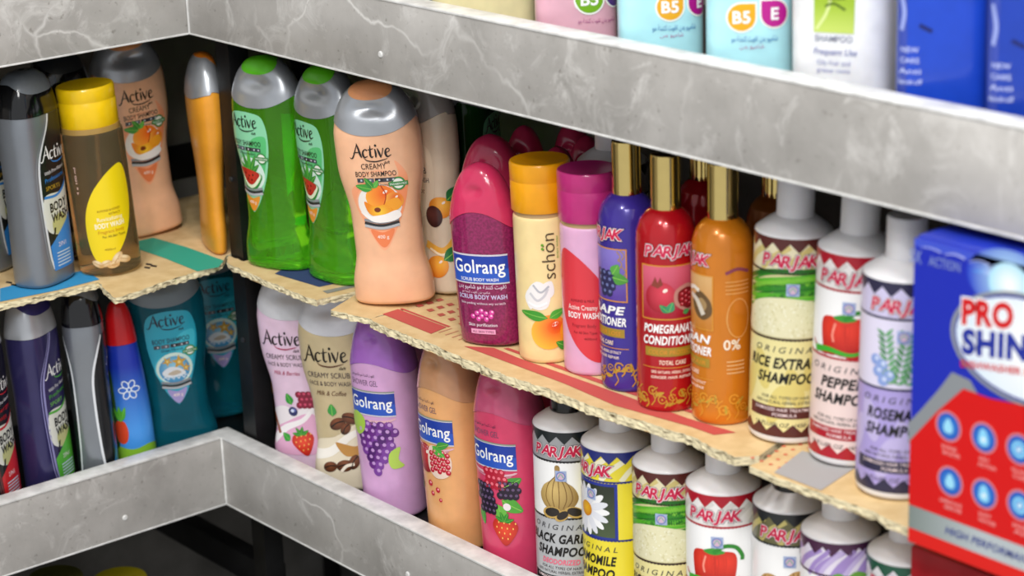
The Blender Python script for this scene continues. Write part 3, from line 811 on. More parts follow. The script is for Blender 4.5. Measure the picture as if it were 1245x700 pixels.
x, y = by_plane(161, 480, 0, -.051); o = root_at('kids_shampoo_bottle', x, y, S_LEFT, 4, 2.6, 'small blue bottle with pointed red cap and white flower outline'); f = KID()
loft('body', f, 0, .1265, bar_plastic('royal_blue', '#2347c4'), o); loft('cap', f, .127, .1698, bar_plastic('signal_red', '#d3151b'), o, off=.0005)
A = Art(); art_kid(A); A.build('label', f, o)
GT = 'teal body shampoos in the corner'
active_shampoo(0, 0, 6, 3., 'clear teal body shampoo with shell and starfish label, nearest the red-capped bottle', TEALLIQ, None, sea_art, M('frosted_cap', '#8d9aa2', .3, trans=.3), z=S_LEFT, pos=by_plane(216, 450, 0, -.052), group=GT)
active_shampoo(0, 0, 10, 2.4, 'clear teal body shampoo deeper in the corner beside the black post', TEALLIQ, None, sea_art, M('frosted_cap', '#8d9aa2', .3, trans=.3), z=S_LEFT, pos=by_plane(270, 430, 0, -.112), group=GT)
active_shampoo(0, 0, 10, 1., 'orange bottle sliver behind the teal shampoos by the post', bar_plastic('orange_plastic', '#e39a2e'), None, None, z=S_LEFT, pos=by_plane(303, 430, 0, -.138), thin=.4)

# ---- lower shelf, right run
active_shampoo(0, 0, -22, 2.6, 'pale pink creamy scrub with berries and strawberry beside the post', bar_plastic('pale_pink', '#e9cbe2'), None, lambda A: scrub_art(A, '', '#1d0f16', '#b0305c', 'Milk & Berries', pic_berryscrub, .86), WHITECAP, z=S_LOW, zk=1., pos=by_plane(373, 450, 1, .056), name='scrub_bottle', u0=-9)
active_shampoo(0, 0, -20, 2.4, 'beige creamy scrub with coffee beans between pink scrub and purple gel', bar_plastic('latte', '#cdbb93'), None, lambda A: scrub_art(A, '', '#1d140c', '#5a2f1c', 'Milk & Coffee', pic_coffee, .94), WHITECAP, z=S_LOW, zk=1., pos=by_plane(424, 480, 1, .057), name='scrub_bottle', u0=-7)


def shower_art(A, pic):
    A.at(0, 6)
    A.text(PERS+' '+PERS2, -6, 131.5, 2.8, '#4a3550', 3, w=27); A.text('SHOWER GEL', -5, 123, 5.4, '#6a5572', 3, w=30, bold=-.006)
    plate(A, 95, 117, 24.5); A.rect(-24.5, 117, 24.5, 118.2, '#8f9a8a', 4)
    A.ring(0, 93, 24, 4, 2.4, '#e9b9c4', 3, 190, 350); A.ring(0, 90, 20, 3.5, 1.6, '#d98aa0', 3, 200, 345)
    A.at(0, 1.5, 1.15); pic(A); A.at(0, 0)
    A.text('400 ml', -8, 10, 2, '#6a5572', 3, w=10)


def pic_grapes(A):
    for j, n in enumerate((5, 6, 5, 5, 4, 3, 2, 1)):
        for i in range(n): berry(A, (i-(n-1)/2)*6.2+(j % 2)*1.2+2-j*.2, 78-j*5.6, 3.9, ('#6a2a86', '#7d3f9e', '#53206f')[(i+j) % 3], '#c79ad8', 3+(i+j) % 2)
    A.blob([(-22, 84), (-14, 88), (-6, 82), (-8, 72), (-16, 68), (-23, 76)], '#a9cf4a', 5); A.blob([(14, 56), (22, 60), (20, 50), (24, 44), (15, 42), (12, 48)], '#b8d85a', 5)


def pic_pome(A):
    fruit(A, -8, 72, 11, 12, '#d8343a', '#8a0f1e', 3); A.blob([(-2, 82), (8, 84), (18, 76), (16, 62), (4, 58), (-4, 66)], '#f3d9c8', 4)
    for i in range(5):
        for j in range(4): berry(A, 0+i*3.8, 64+j*4.6+(i % 2)*2, 2.2, '#c01730', '#ff8fa0', 5)
    leaf(A, 2, 84, 14, 7, -.6, '#4fae45', 6); leaf(A, 6, 84, 12, 6, .3, '#3f9a3a', 6)
    for x, z, r in ((-4, 52, 2.5), (4, 48, 2.2), (-2, 44, 2), (6, 40, 1.6)): berry(A, x, z, r, '#c9203a', '#ffb0b8', 4)
    leaf(A, -18, 42, 12, 5, 1.7, '#8fb05a', 4)


def pic_mix(A):
    bramble(A, 2, 78, 9, '#c01f3a', '#f77a8a', 4); bramble(A, 13, 70, 8, '#26182e', '#6a5478', 4); bramble(A, -9, 66, 8, '#2a2034', '#6f5c80', 4); bramble(A, -6, 56, 8, '#241a2c', '#6a5478', 5)
    leaf(A, 8, 62, 18, 11, -.5, '#57ad3c', 3); leaf(A, 4, 58, 15, 10, -1.2, '#6fbe48', 3); leaf(A, -14, 52, 14, 7, -1.3, '#4a9c3c', 3); leaf(A, 10, 72, 16, 9, .5, '#4a9c3c', 3)
    strawberry(A, 9, 38, 11, 5); A.ell(12, 57, 3, 3, '#fbeef2', 6)


PURC = M('clear_purple_cap', '#a86cc6', .16, coat=.5, sss=.2); PEAC = M('clear_peach_cap', '#cf9a72', .16, coat=.5, sss=.2); PINKC = M('clear_pink_cap', '#cf5a80', .16, coat=.5, sss=.2)
LIL = bar_plastic('lilac_plastic', '#dbaad8'); ORG = bar_plastic('apricot_plastic', '#eeb074'); PNK = bar_plastic('hot_pink_plastic', '#e0476f')
GL = dict(h=.1985, a=.0312, b=.0275, zb=.725, arch=.006)
for px, py, yy, face, ln, nm, bm_, cm, pic in (
        (477, 510, .052, -35, 2.0, 'lilac shower gel with grape bunch and purple cap on lower shelf', LIL, PURC, pic_grapes),
        (557, 540, .052, -50, 1.6, 'apricot shower gel with pomegranate picture on lower shelf', ORG, PEAC, pic_pome),
        (626, 575, .052, -41, 1.2, 'hot pink shower gel with mixed berries beside the garlic shampoo', PNK, PINKC, pic_mix)):
    x, y = by_plane(px, py, 1, yy); golrang('shower_gel_bottle', x, y, S_LOW, face, ln, nm, bm_, cm, (lambda A, q=pic: shower_art(A, q)), **GL)
for px, py, yy, nm, bm_, cm in ((514, 430, .118, 'purple gel bottle mostly hidden behind the grape and apricot gels', LIL, PURC), (660, 500, .118, 'red-pink gel bottle in shadow behind the berry gel and garlic shampoo', PNK, RASP)):
    x, y = by_plane(px, py, 1, yy); golrang('shower_gel_bottle', x, y, S_LOW, -25, 1., nm, bm_, cm, None, **GL)

# ---- gold-capped conditioners
CON = lambda r=.0234: Form([(0, r*.93), (.0012, r*.975), (.0035, r), (.128, r), (.138, r*.975), (.147, r*.86), (.153, r*.66), (.156, r*.48)], 2.)
GOLD = M('polished_gold', '#f0d486', .18, metal=1., var=.04)


def swirl(A, x, z, r, c, ly=3):
    A.ring(x, z, r, r, r*.34, c, ly, 20, 330, n=18); A.stroke([(x+r, z), (x+r*1.3, z-r*1.2), (x+r*.6, z-r*2.2)], r*.32, c, ly); A.ell(x, z, r*.3, r*.3, c, ly, n=8)


def cond_art(A, name, bar, pic, frame='#d9922e', flow='#c9922c'):
    parjak(A, 0, 124, 8.8, 4)
    for a, b, c, d in ((-24, 116, 24, 117), (-24, 74, 24, 75), (-24, 74, -23, 117), (23, 74, 24, 117)): A.rect(a, b, c, d, frame, 2)
    pic(A)
    A.text(name, 0, 64, 6.6, '#ffffff', 4, w=44, bold=.03, shear=.2); A.text('CONDITIONER', 0, 54.6, 6.8, '#ffffff', 4, w=45, bold=.03, shear=.2)
    A.rect(-21, 45, 21, 52, '#a8892a', 2); A.text(bar, 0, 46.6, 3.6, frame, 4, w=36, bold=.02, shear=.2)
    A.text('TOTAL CARE', 1, 38.5, 3.5, '#ffe6d0', 4, w=21, bold=.02, shear=.2); A.rect(-24, 35.6, 24, 36.2, frame, 2)
    A.text('100% NATURAL HERBAL EXTRACT', 1, 31.5, 2.3, '#ffe9d8', 4, w=34, bold=.01, shear=.2); A.text('GINGER HAIR REPAIR', 0, 27.3, 2.3, '#ffe9d8', 4, w=32, bold=.01, shear=.2)
    rnd = random.Random(len(name))
    for i in range(17):
        x = -62+i*7.8; z = 10+rnd.random()*11; swirl(A, x, z, 2.2+rnd.random()*1.4, flow); leaf(A, x+2, z-4, 8, 3.4, rnd.random()*2.4, ('#c9922c', '#b87c22')[i % 2], 2)
    for i in range(9): x = -58+i*14; A.stroke([(x, 5), (x+3, 10), (x+1, 16), (x+5, 20)], .9, flow, 2)


def pic_pg(A):
    A.rect(-23, 75, 23, 116, ver('#a8122c', '#d9607a', 78, 112), 1)
    fruit(A, -8, 92, 12, 12, '#e0455a', '#a01226', 3); A.poly([(-15, 101), (-12, 108), (-10, 103), (-8, 108), (-6, 102), (-10, 99)], '#8a3a2c', 4)
    A.blob([(4, 98), (14, 102), (22, 96), (22, 84), (14, 80), (5, 84), (2, 90)], '#c48a80', 4); A.blob([(6, 96), (14, 99), (20, 94), (20, 86), (14, 82), (7, 86), (5, 90)], '#7d1422', 5)
    for i in range(4):
        for j in range(3): berry(A, 8+i*3.3, 86+j*4+(i % 2)*2, 1.6, '#a8182c', '#f08a94', 6)
    leaf(A, -2, 80, 9, 6, 1.2, '#3f9a6a', 5); leaf(A, -2, 80, 9, 5, 2.4, '#2f8a5a', 5); leaf(A, 9, 79, 6, 4, .3, '#3f9a5a', 5)


def pic_gr(A):
    A.rect(-23, 75, 23, 116, ver('#5a3fa0', '#8a7ad0', 78, 112), 1)
    for j, n in enumerate((4, 4, 3, 2)):
        for i in range(n): berry(A, 6+(i-(n-1)/2)*5.5, 96-j*5, 3.4, '#2c2a55', '#6f79b0', 3)
    leaf(A, 12, 94, 13, 9, -.2, '#4f9a3c', 5); leaf(A, 12, 96, 10, 8, 1.0, '#5aa844', 5)
    for x, z in ((18, 105), (21, 99), (17, 111), (20, 112)): A.stroke([(x, z-4), (x+2, z), (x-1, z+4)], .8, '#b08a3c', 3)


def pic_ar(A):
    A.rect(-23, 75, 23, 116, ver('#c87f2c', '#dcae72', 78, 112), 1)
    A.blob([(4, 96), (12, 104), (21, 98), (23, 88), (16, 82), (8, 86)], '#6a5030', 3); A.blob([(8, 94), (14, 99), (19, 94), (15, 88)], '#a98a5c', 4); A.stroke([(2, 100), (10, 96), (16, 86)], 4, '#d9cfc0', 5); A.stroke([(0, 104), (6, 106), (12, 104)], 3, '#efe6d6', 5)


def cond_back(A):
    """small print on the reverse side"""
    A.stroke([(86, 117), (92, 115), (100, 117)], 2.4, '#8a3a5a', 3)
    for i, w in enumerate((26, 26, 22, 26, 20)): A.rect(88-13, 104-i*2.6, 88-13+w, 104.6-i*2.6, '#f1cf9a', 3)
    A.ring(87, 82, 12, 15, .5, '#f1cf9a', 3)


def conditioner(px, py, face, lean, label, mat, art, pos=None, group=None):
    x, y = pos if pos else by_base(px, py, S_MID, .0234)
    o = root_at('conditioner_bottle', x, y, S_MID, face, lean, label, group=group); f = CON()
    loft('body', f, 0, .156, mat, o, nz=20); r = .0113
    lathe('cap', [(r*.97, .1555), (r*1.02, .1562), (r*1.02, .1612), (r, .1618), (r, .1955), (r*.96, .1972), (r*.85, .1978), (.0005, .1978)], GOLD, o)
    if art:
        A = Art(); art(A); A.build('label', f, o)
    return o


CPU = M('purple_pearl', '#41309a', .25, metal=.15, coat=.5, var=.03); CRE = M('red_pearl', '#b5101c', .22, metal=.15, coat=.5, var=.03); COR = M('orange_pearl', '#d9801a', .25, metal=.2, coat=.5, var=.03)
conditioner(768, 478, -62, .2, 'purple conditioner with polished gold cap and grape label', CPU, lambda A: cond_art(A, 'GRAPE', 'ANTI HAIR LOSS', pic_gr))
conditioner(812, 502, 8, -.3, 'red conditioner with polished gold cap and pomegranate label', CRE, lambda A: cond_art(A, 'POMEGRANATE', 'COLOR PROTECT', pic_pg))
conditioner(879, 518, -76, -.3, 'orange conditioner with gold cap turned to show its plain side', COR, lambda A: (cond_art(A, 'ARGAN', 'OIL REPAIR', pic_ar, flow='#e09a2c'), A.text('0%', 38, 60, 8, '#fff1dc', 4, bold=.02), [A.rect(33, 112-i*3, 52, 112.7-i*3, '#eab266', 3) for i in range(4)], A.ring(43, 84, 9, 15, .7, '#eab266', 3), A.stroke([(33, 119), (42, 122), (52, 119)], 2.2, '#8a3a5a', 3), [A.rect(34, 50-i*3, 48, 50.8-i*3, '#f0c88e', 3) for i in range(4)]))
conditioner(0, 0, 0, 0, 'red conditioner with gold cap in shadow behind the orange conditioner', CRE, None, pos=(.552, .125))
conditioner(0, 0, 0, 0, 'brown-orange conditioner with gold cap in shadow left of the rice shampoo cap', M('brown_pearl', '#8a4a12', .3, metal=.2), None, pos=(.628, .128))
# ---- white pump-neck shampoos with zigzag labels
PAR = lambda r=.0288: Form([(0, r*.95), (.0012, r*.985), (.0035, r), (.155, r), (.1568, r*.985), (.1582, r*.93), (.163, r*.70), (.1655, r*.56), (.1668, r*.475)], 2.)
WHITE = bar_plastic('white_plastic', '#eceaec', var=.02); WCAP = bar_plastic('white_cap', '#f2f0f2', var=.02)


def zig(A, z0, z1, amp, col, up, n=14, ly=2):
    W = 91.5
    for i in range(n):
        a = -W+2*W*i/n; b = -W+2*W*(i+1)/n
        if up: A.poly([(a, z0), (b, z0), (b, z1), ((a+b)/2, z1+amp), (a, z1)], col, ly)
        else: A.poly([(a, z1), (a, z0), ((a+b)/2, z0-amp), (b, z0), (b, z1)], col, ly)


def scal(A, z, col, n=62, ly=3):
    for i in range(n): A.ell(-91+182*i/n, z, 1.5, .9, col, ly, n=8)
    A.rect(-91.5, z+.1, 91.5, z+1.0, col, ly)


def par_label(A, dark, top, low, pic, l1, l2='SHAMPOO', sub=None, stripe=None, subcol='#ffffff', pbg='#ffffff', lowpat=None, sc='#2a0e12', vol='16 FLUID OZ.  (450 gr)'):
    A.rect(-91.5, 9, 91.5, 155.5, top, 0); A.rect(-91.5, 80, 91.5, 130, pbg, 1); A.rect(-91.5, 9, 91.5, 80, low, 1)
    if lowpat:
        for i in range(14): A.ell(-84+i*13, 30+(i % 3)*13, 16, 6.5, lowpat, 2, 1.25+.6*(i % 2))
    if stripe:
        for i in range(11): A.stroke([(-90+i*17, 131), (-82+i*17, 140), (-68+i*17, 150)], 4.5, stripe, 1)
    zig(A, 152, 155.6, 6.6, dark, False); zig(A, 5.6, 9, 6., dark, True); A.rect(-91.5, 5, 91.5, 6.4, dark, 2)
    scal(A, 130, sc); scal(A, 80, sc)
    pic(A)
    hexseal(A, 3, 118, 4.6, 8)
    parjak(A, 0, 134.8, 9.2, 4, curve=.15)
    A.text('O R I G I N A L', 0, 70, 4.8, '#3a3a3e', 4, w=50, shear=.25)
    A.text(l1, 0, 58.2, 8, '#0d0b0c', 4, w=min(62, 5.4*len(l1)), bold=.035, shear=.25); A.text(l2, 0, 46.8, 8, '#0d0b0c', 4, w=45, bold=.035, shear=.25)
    if sub: A.text(sub, 0, 39, 4.6, '#f26a86', 4, w=34, bold=.03, shear=.2)
    A.text('FOR ALL TYPES OF HAIR', 0, 34.4, 2.6, '#3a3436', 4, w=36, shear=.2); A.text('100% NATURAL HERBAL EXTRACT', 0, 30.6, 2.6, '#3a3436', 4, w=46, shear=.2)
    A.rect(-30, 19.5, 30, 28.5, dark, 3); A.text('DAMAGED HAIR TREATMENT', 0, 25, 2.6, '#f3dede', 5, w=48, bold=.01, shear=.2); A.text('FORMULA', 0, 21, 2.6, '#f3dede', 5, w=18, bold=.01, shear=.2)
    A.text(vol, 0, 13, 3.2, '#3a3436', 4, w=46, shear=.15)


def pic_rice(A):
    A.rect(-40, 80.8, 40, 129.6, '#d9cf9a', 2)
    for i in range(15):
        a = .12+.05*((i*7) % 5); x0, z0 = -40+((i*3) % 7)*2, 104+i*1.5
        A.stroke([(x0, z0-4), (x0+30, z0+3*a*10-2), (x0+76, z0+6)], 1.6+(i % 3), ('#2f8a1f', '#5cb52a', '#1f6a1a', '#7fc43a')[i % 4], 3)
    A.blob([(-38, 92), (-30, 104), (-12, 111), (8, 111), (28, 105), (38, 93), (36, 83), (-36, 83)], '#e9e4bd', 4)
    r = random.Random(3)
    for i in range(240):
        x, z = r.uniform(-34, 34), r.uniform(83, 109)
        if z < 111-(x/36)**2*17: A.ell(x, z, 1.2, .5, ('#f7f4dc', '#d9d2a0', '#efe9c6')[i % 3], 5, r.uniform(0, 3), n=6)


def pic_pepper(A):
    for x, rx in ((-9, 9), (9, 9), (0, 10)): A.blob([(x-rx, 104), (x-rx*.6, 110), (x+rx*.6, 110), (x+rx, 104), (x+rx*.85, 90), (x+rx*.5, 83), (x-rx*.5, 83), (x-rx*.85, 90)], rad('#f2402a', '#ab0d0d', x+2, 102, 20), 4)
    A.stroke([(0, 109), (8, 115), (17, 114), (22, 107), (22, 103)], 3.2, '#2f8a2c', 6); A.blob([(-8, 110), (0, 113), (9, 110), (0, 107.5)], '#3f9a34', 6)
    A.stroke([(-24, 84), (-10, 86), (6, 84), (20, 89)], 5, '#3fae2c', 6, taper=(1, .3)); A.stroke([(-28, 90), (-22, 85), (-12, 83)], 3.4, '#b3101a', 5, taper=(.3, 1)); A.ell(10, 84, 9, 4, '#b8121a', 5)
    A.stroke([(-6, 106), (-8, 98), (-7, 92)], 1.6, '#ff9a86', 6)


def pic_rosemary(A):
    for k, (x, z, a) in enumerate(((0, 84, 1.4), (6, 84, 1.15), (-5, 84, 1.7), (12, 86, .9))):
        for i in range(9):
            t = i*4.2; px, pz = x+t*math.cos(a), z+t*math.sin(a); leaf(A, px, pz, 8, 2.6, a+.8, ('#5a9a6a', '#3f7f55')[i % 2], 4); leaf(A, px, pz, 8, 2.6, a-.8, '#6aaa7a', 4)
    for x, z in ((-14, 92), (-10, 86), (-16, 100), (-6, 90), (-11, 97)): berry(A, x, z, 4, '#8fa6e0', '#cfdcf8', 5)


def pic_garlic(A):
    A.blob([(-2, 126), (2, 126), (3, 116), (13, 108), (17, 98), (11, 89), (0, 87), (-11, 89), (-17, 98), (-13, 108), (-3, 116)], rad('#e0c078', '#8a6a35', -4, 106, 26), 4)
    for d in (-9, -4, 1, 6, 10): A.stroke([(0, 119), (d*.9, 110), (d*1.2, 98), (d*.7, 89)], .7, '#7d5c28', 5)
    for x, z, r, a in ((-6, 85, 8.5, .2), (13, 86, 8, -.3), (3, 83, 7, .6)): A.ell(x, z, r, r*.62, '#c9a55a', 6, a); A.ell(x+.5, z+.4, r*.78, r*.46, '#2a2420', 7, a)


def pic_daisy(A):
    A.rect(-26, 80, 26, 129, '#26359a', 2); A.rect(-23.5, 82.5, 23.5, 126.5, ver('#4a5a3c', '#2c3428', 84, 122), 3)
    for i in range(18):
        a = 2*PI*i/18; A.ell(-3+13*math.cos(a), 104+13*math.sin(a), 9.5, 3.1, ('#fbfbfd', '#e9ebf3')[i % 2], 5+(i % 2), a, n=16)
    A.ell(-3, 104, 6.5, 6.5, rad('#f7c32a', '#d8861a', -3, 105, 7), 8)


def pic_walnut(A):
    for x, z in ((-12, 98), (10, 102), (-2, 88), (16, 90)):
        A.ell(x, z, 9.5, 8.6, rad('#e0b674', '#9a6a30', x-2, z+3, 12), 4)
        for d in (-5, -1, 3, 6): A.stroke([(x+d, z-7), (x+d*.5-1, z), (x+d*.9, z+7)], .8, '#8a5a26', 5)


def pic_lav(A):
    for i in range(5):
        x = 58+i*11
        for j in range(7): berry(A, x+(j % 2)*3, 92+j*4.6, 2.7, '#7a5ab8', '#c7b3ea', 4)
        A.stroke([(x, 80), (x+1, 100)], 1, '#4f8a4a', 3)


def parjak_bottle(face, lean, label, art, pos, z=S_LOW, capmat=None, capz=(.1664, .195), group=None):
    x, y = pos; o = root_at('pump_shampoo_bottle', x, y, z, face, lean, label, group=group); f = PAR()
    loft('body', f, 0, .1666, WHITE, o, nz=16); r = .0137
    lathe('cap', [(r*1.0, capz[0]), (r*1.02, capz[0]+.0006), (r*1.0, capz[0]+.004), (r, capz[1]-.0015), (r*.94, capz[1]), (.0005, capz[1])], capmat or WCAP, o)
    A = Art(); art(A); A.build('label', f, o); return o


a_rice = lambda A: par_label(A, '#5a2622', '#efe6c2', '#eee3a0', pic_rice, 'RICE EXTRACT', lowpat='#e3d27c', stripe='#dccb82')
a_pep = lambda A: par_label(A, '#b3142a', '#f4f0ee', '#f3dcd6', pic_pepper, 'PEPPER', stripe='#e0dcd8', sc='#b3142a')
a_rose = lambda A: par_label(A, '#2f2c4a', '#d9d2f2', '#b3a4e0', pic_rosemary, 'ROSEMARY', lowpat='#c9bdea', pbg='#e6e0f6', sc='#2f2c4a')
a_gar = lambda A: par_label(A, '#1b2326', '#a9abae', '#b9bbbe', pic_garlic, 'BLACK GARLIC', sub='DEODORIZED', sc='#1b1b1e')
a_cham = lambda A: par_label(A, '#26307f', '#f3e23c', '#f1df3a', pic_daisy, 'CHAMOMILE', stripe='#faf6d8', pbg='#f3e23c', sc='#26307f')
a_wal = lambda A: par_label(A, '#23282a', '#6d6a45', '#d8cfa8', pic_walnut, 'WALNUT', stripe='#c9bd72', sc='#23282a')
a_lav = lambda A: (par_label(A, '#4a2244', '#ece4f4', '#cdb8e6', pic_lav, 'LAVENDER', stripe='#a98fd0', sc='#4a2244'),
                   [A.stroke([(40+i*9, 128), (46+i*9, 138), (58+i*9, 150)], 3.4, ('#a98fd0', '#c9b8e4')[i % 2], 2) for i in range(8)],
                   A.stroke([(58, 127), (64, 131), (70, 128), (77, 132), (84, 129)], 4.2, '#6aa63a', 6), A.stroke([(78, 80), (87, 104), (91, 128)], 2.6, '#7a1f3c', 5), A.stroke([(47, 116), (52, 122), (50, 108)], 1.2, '#3a2a3c', 5))
a_mint = lambda A: par_label(A, '#1f5a44', '#f0eef2', '#d8ecd8', pic_rosemary, 'MINT', stripe='#e4d8e4', sc='#1f5a44')
B3 = by_base
parjak_bottle(-6, -1.9, 'white rice extract shampoo with brown zigzag label on the upper cardboard shelf', a_rice, B3(957, 542, S_MID, .0292), S_MID)
parjak_bottle(-16, -2.2, 'white pepper shampoo with red zigzag label on the upper cardboard shelf', a_pep, B3(1031, 570, S_MID, .0292), S_MID)
parjak_bottle(-5, -1.2, 'white and lilac rosemary shampoo half hidden by the blue detergent box', a_rose, B3(1090, 610, S_MID, .0292), S_MID)
BC = M('black_cap', '#0c0c0e', .22, coat=.4)
for px, py, yy, face, lb, art, cm in (
        (692, 590, .050, -19, 'garlic shampoo with black cap and grey label beside the pink gel', a_gar, BC),
        (751, 600, .050, -52, 'yellow chamomile shampoo with white daisy picture on lower shelf', a_cham, None),
        (814, 610, .050, -19, 'white rice shampoo with brown zigzag label on the lower shelf', a_rice, None),
        (880, 640, .050, -16, 'white pepper shampoo with red zigzag label on the lower shelf', a_pep, None),
        (962, 655, .062, -8, 'walnut shampoo with black cap and olive label on lower shelf', a_wal, BC),
        (1022, 680, .050, -130, 'lilac striped shampoo nearest the bottom edge of the picture', a_lav, None),
        (1104, 690, .055, -20, 'shampoo with green zigzag label tucked beneath the cardboard left of red box', a_mint, None)):
    parjak_bottle(face, 0., lb, art, by_plane(px, py, 1, yy), S_LOW, cm)
parjak_bottle(0, 0, 'white bottle neck in shadow behind the magenta cap', a_gar, tuple(map(float, at(744, 186, 2, -.055)[:2])), S_MID)

# ------------------------------------------------------------------ top shelf, standing behind the upper stone board
def flat_form(a, b, h, n=3.2): return Form([(0, a*.94, b*.88), (.0012, a*.98, b*.95), (.004, a, b), (h*.74, a, b), (h*.82, a*.93, b*.95), (h*.87, a*.7, b*.85), (h*.885, a*.45, b*.75)], n)


def tall(px, y, a, b, h, face, label, col, capcol, art, n=3.2, name='shampoo_bottle', rough=.3, group=None):
    p = at(px, 60, 1, y); o = root_at(name, p[0], y, S_TOP, face, 0., label, group=group); f = flat_form(a, b, h, n)
    loft('body', f, 0, h*.885, bar_plastic('body_'+col, col, rough=rough), o, nz=24)
    lathe('cap', [(b*.86, h*.884), (b*.9, h*.888), (b*.9, h-.002), (b*.84, h), (.0005, h)], bar_plastic('cap_'+capcol, capcol), o)
    A = Art(); art(A); A.build('label', f, o); return o


def droplet(A, x, z, r, col, right, ch, ly=2, tint=None):
    s = 1 if right else -1
    for k, c, l in ((1.14, '#fbfdf6', ly), (1., col, ly+1)):
        P = [(x+k*r*math.cos(t), z+k*r*math.sin(t)) for t in np.linspace(PI/2, 2*PI, 26)] if right else [(x+k*r*math.cos(t), z+k*r*math.sin(t)) for t in np.linspace(PI, 2.5*PI, 26)]
        A.poly(P+[(x+s*k*r, z+k*r)], c, l)
    A.text(ch, x, z-r*.42, r*.92, '#ffffff', ly+3, bold=.03)


def vit_art(c1, e, dz=0., du=0.):
    def f(A):
        droplet(A, -8+du, 75+dz, 9.6, c1, True, 'B5'); droplet(A, 15+du, 77+dz, 9.4, e, False, 'E')
        A.text(PERS2+' '+PERS, 2+du*.5, 58+dz, 4, '#3a7fb8', 3, w=32, bold=.01); A.text(PERS, 0+du*.5, 53+dz, 3, '#b86a9a', 3, w=17)
        A.text('SHAMPOO', 0+du, 100+dz, 8, '#2a6fae', 3, w=36)
    return f


def pink_art(A):
    droplet(A, 6, 80, 10.5, '#79b51e', True, 'B5'); droplet(A, 28, 82, 9, '#5a3f8a', False, 'E')
    A.text(PERS2+' '+PERS, 12, 62, 3.6, '#a8548a', 3, w=30); A.text('SHAMPOO', 2, 104, 8, '#8a3f6f', 3, w=36)


def white_art(A):
    A.poly([(-14, 70), (14, 70), (15, 110), (-14, 110)], ver('#c9dd6a', '#9fbf2f', 70, 90), 2); A.stroke([(-12, 72), (-4, 86), (0, 108)], 2, '#dcea9a', 3)
    A.stroke([(-6, 88), (0, 90), (8, 86)], 1.6, '#4f6a14', 4); A.stroke([(-4, 93), (8, 94)], 1.6, '#4f6a14', 4); A.text('HERBAL', 1, 97, 4, '#3f5a10', 4, w=18)
    A.text('SHAMPOO', 0, 64, 4.4, '#7a7f96', 4, w=26, bold=.01); A.text('Frequent Use', 1, 55, 4.6, '#5560a8', 4, w=30, shear=.3); A.text('Oily Hair and', 0, 48, 3.6, '#8a90c0', 4, w=23); A.text('greasy roots', 0, 43, 3.2, '#8a90c0', 4, w=23)


def blue_art(A):
    A.rect(-31, 14, -22, 130, '#3c4fae', 1); A.stroke([(-27, 110), (-24, 96), (-26, 84)], 3, '#9aa8e4', 2)
    for i, (t, w) in enumerate((('NEW', 12), ('CARE', 13), ('Anti', 15), ('dandruff', 17))): A.text(t, -20, 70-i*7, 3.6, '#c3cdf4', 3, w=w, bold=.01)
    A.stroke([(-14, 88), (-6, 84)], 2.6, '#12206a', 2)


tall(590, .067, .042, .024, .20, 2, 'pale yellow bottle at the left end of the top shelf', '#f0e6b4', '#f2b21e', lambda A: (A.text(PERS2+' '+PERS, 2, 66, 3.6, '#8a8f5a', 3, w=30), A.rect(-41, 60, -22, 120, '#f3b23a', 1), A.text('SHAMPOO', 4, 92, 8, '#6f8a2a', 3, w=36)))
tall(701, .061, .0315, .021, .20, 2, 'pink bottle with green B5 badge on top shelf', '#e4b0c0', '#d88aa8', (lambda A: (A.at(4, -29), pink_art(A))))
VG = 'pale aqua bottles on the top shelf'
tall(803, .061, .0315, .021, .20, 4, 'pale aqua bottle with yellow B5 badge beside the pink bottle', '#b8eef8', '#5fb8d8', vit_art('#f2ae12', '#b3128a', -18, 14), group=VG)
tall(911, .061, .0305, .021, .20, 2, 'pale aqua bottle with yellow B5 and magenta E badges beside the white bottle', '#b8eef8', '#5fb8d8', vit_art('#f2ae12', '#c0168f', -13.5, 2), group=VG)
tall(1027, .064, .0345, .024, .21, -18, 'white shampoo bottle with lime green panel on top shelf', '#eff0f2', '#dfe0e4', lambda A: (A.at(0, -8), white_art(A)))
BG = 'blue bottles at the right of the top shelf'
tall(1148, .064, .0300, .026, .21, -4, 'deep blue bottle with pale lettering beside the white shampoo', '#1d49c4', '#1a2f8a', lambda A: (A.at(0, -9), blue_art(A)), 5., group=BG)
tall(1262, .064, .0300, .026, .21, -4, 'deep blue bottle cut off by the right picture edge on top shelf', '#1b3fae', '#1a2f8a', lambda A: (A.at(0, -9), blue_art(A)), 5., group=BG)

# ------------------------------------------------------------------ detergent boxes
BY = -.0178
b0 = at(1104.5, 657, 1, BY); bt = at(1103, 286, 1, BY)
BX, BW, BD = float(b0[0]), .19, .068
o = bpy.data.objects.new('detergent_box', None); COL.objects.link(o); o.location = (BX+BW/2, BY+BD/2, S_MID)
tag(o, 'blue and red dishwasher detergent carton overhanging the shelf edge at right', 'box')
HB = float(bt[2])-S_MID
boxm = M('carton_blue', '#1a2fae', .3, coat=.4)
box('carton', (-BW/2, -BD/2, .0), (BW/2, BD/2, HB), boxm, o, .0018)
box('lid_flap', (-BW/2+.0006, -BD/2+.003, HB-.0006), (BW/2-.0006, BD/2-.0006, HB+.0012), M('carton_flap', '#2338b4', .3, coat=.4), o, .0008)


def bp(px, py): q = at(px, py, 1, BY); return ((q[0]-BX)*1000, (q[2]-S_MID)*1000)


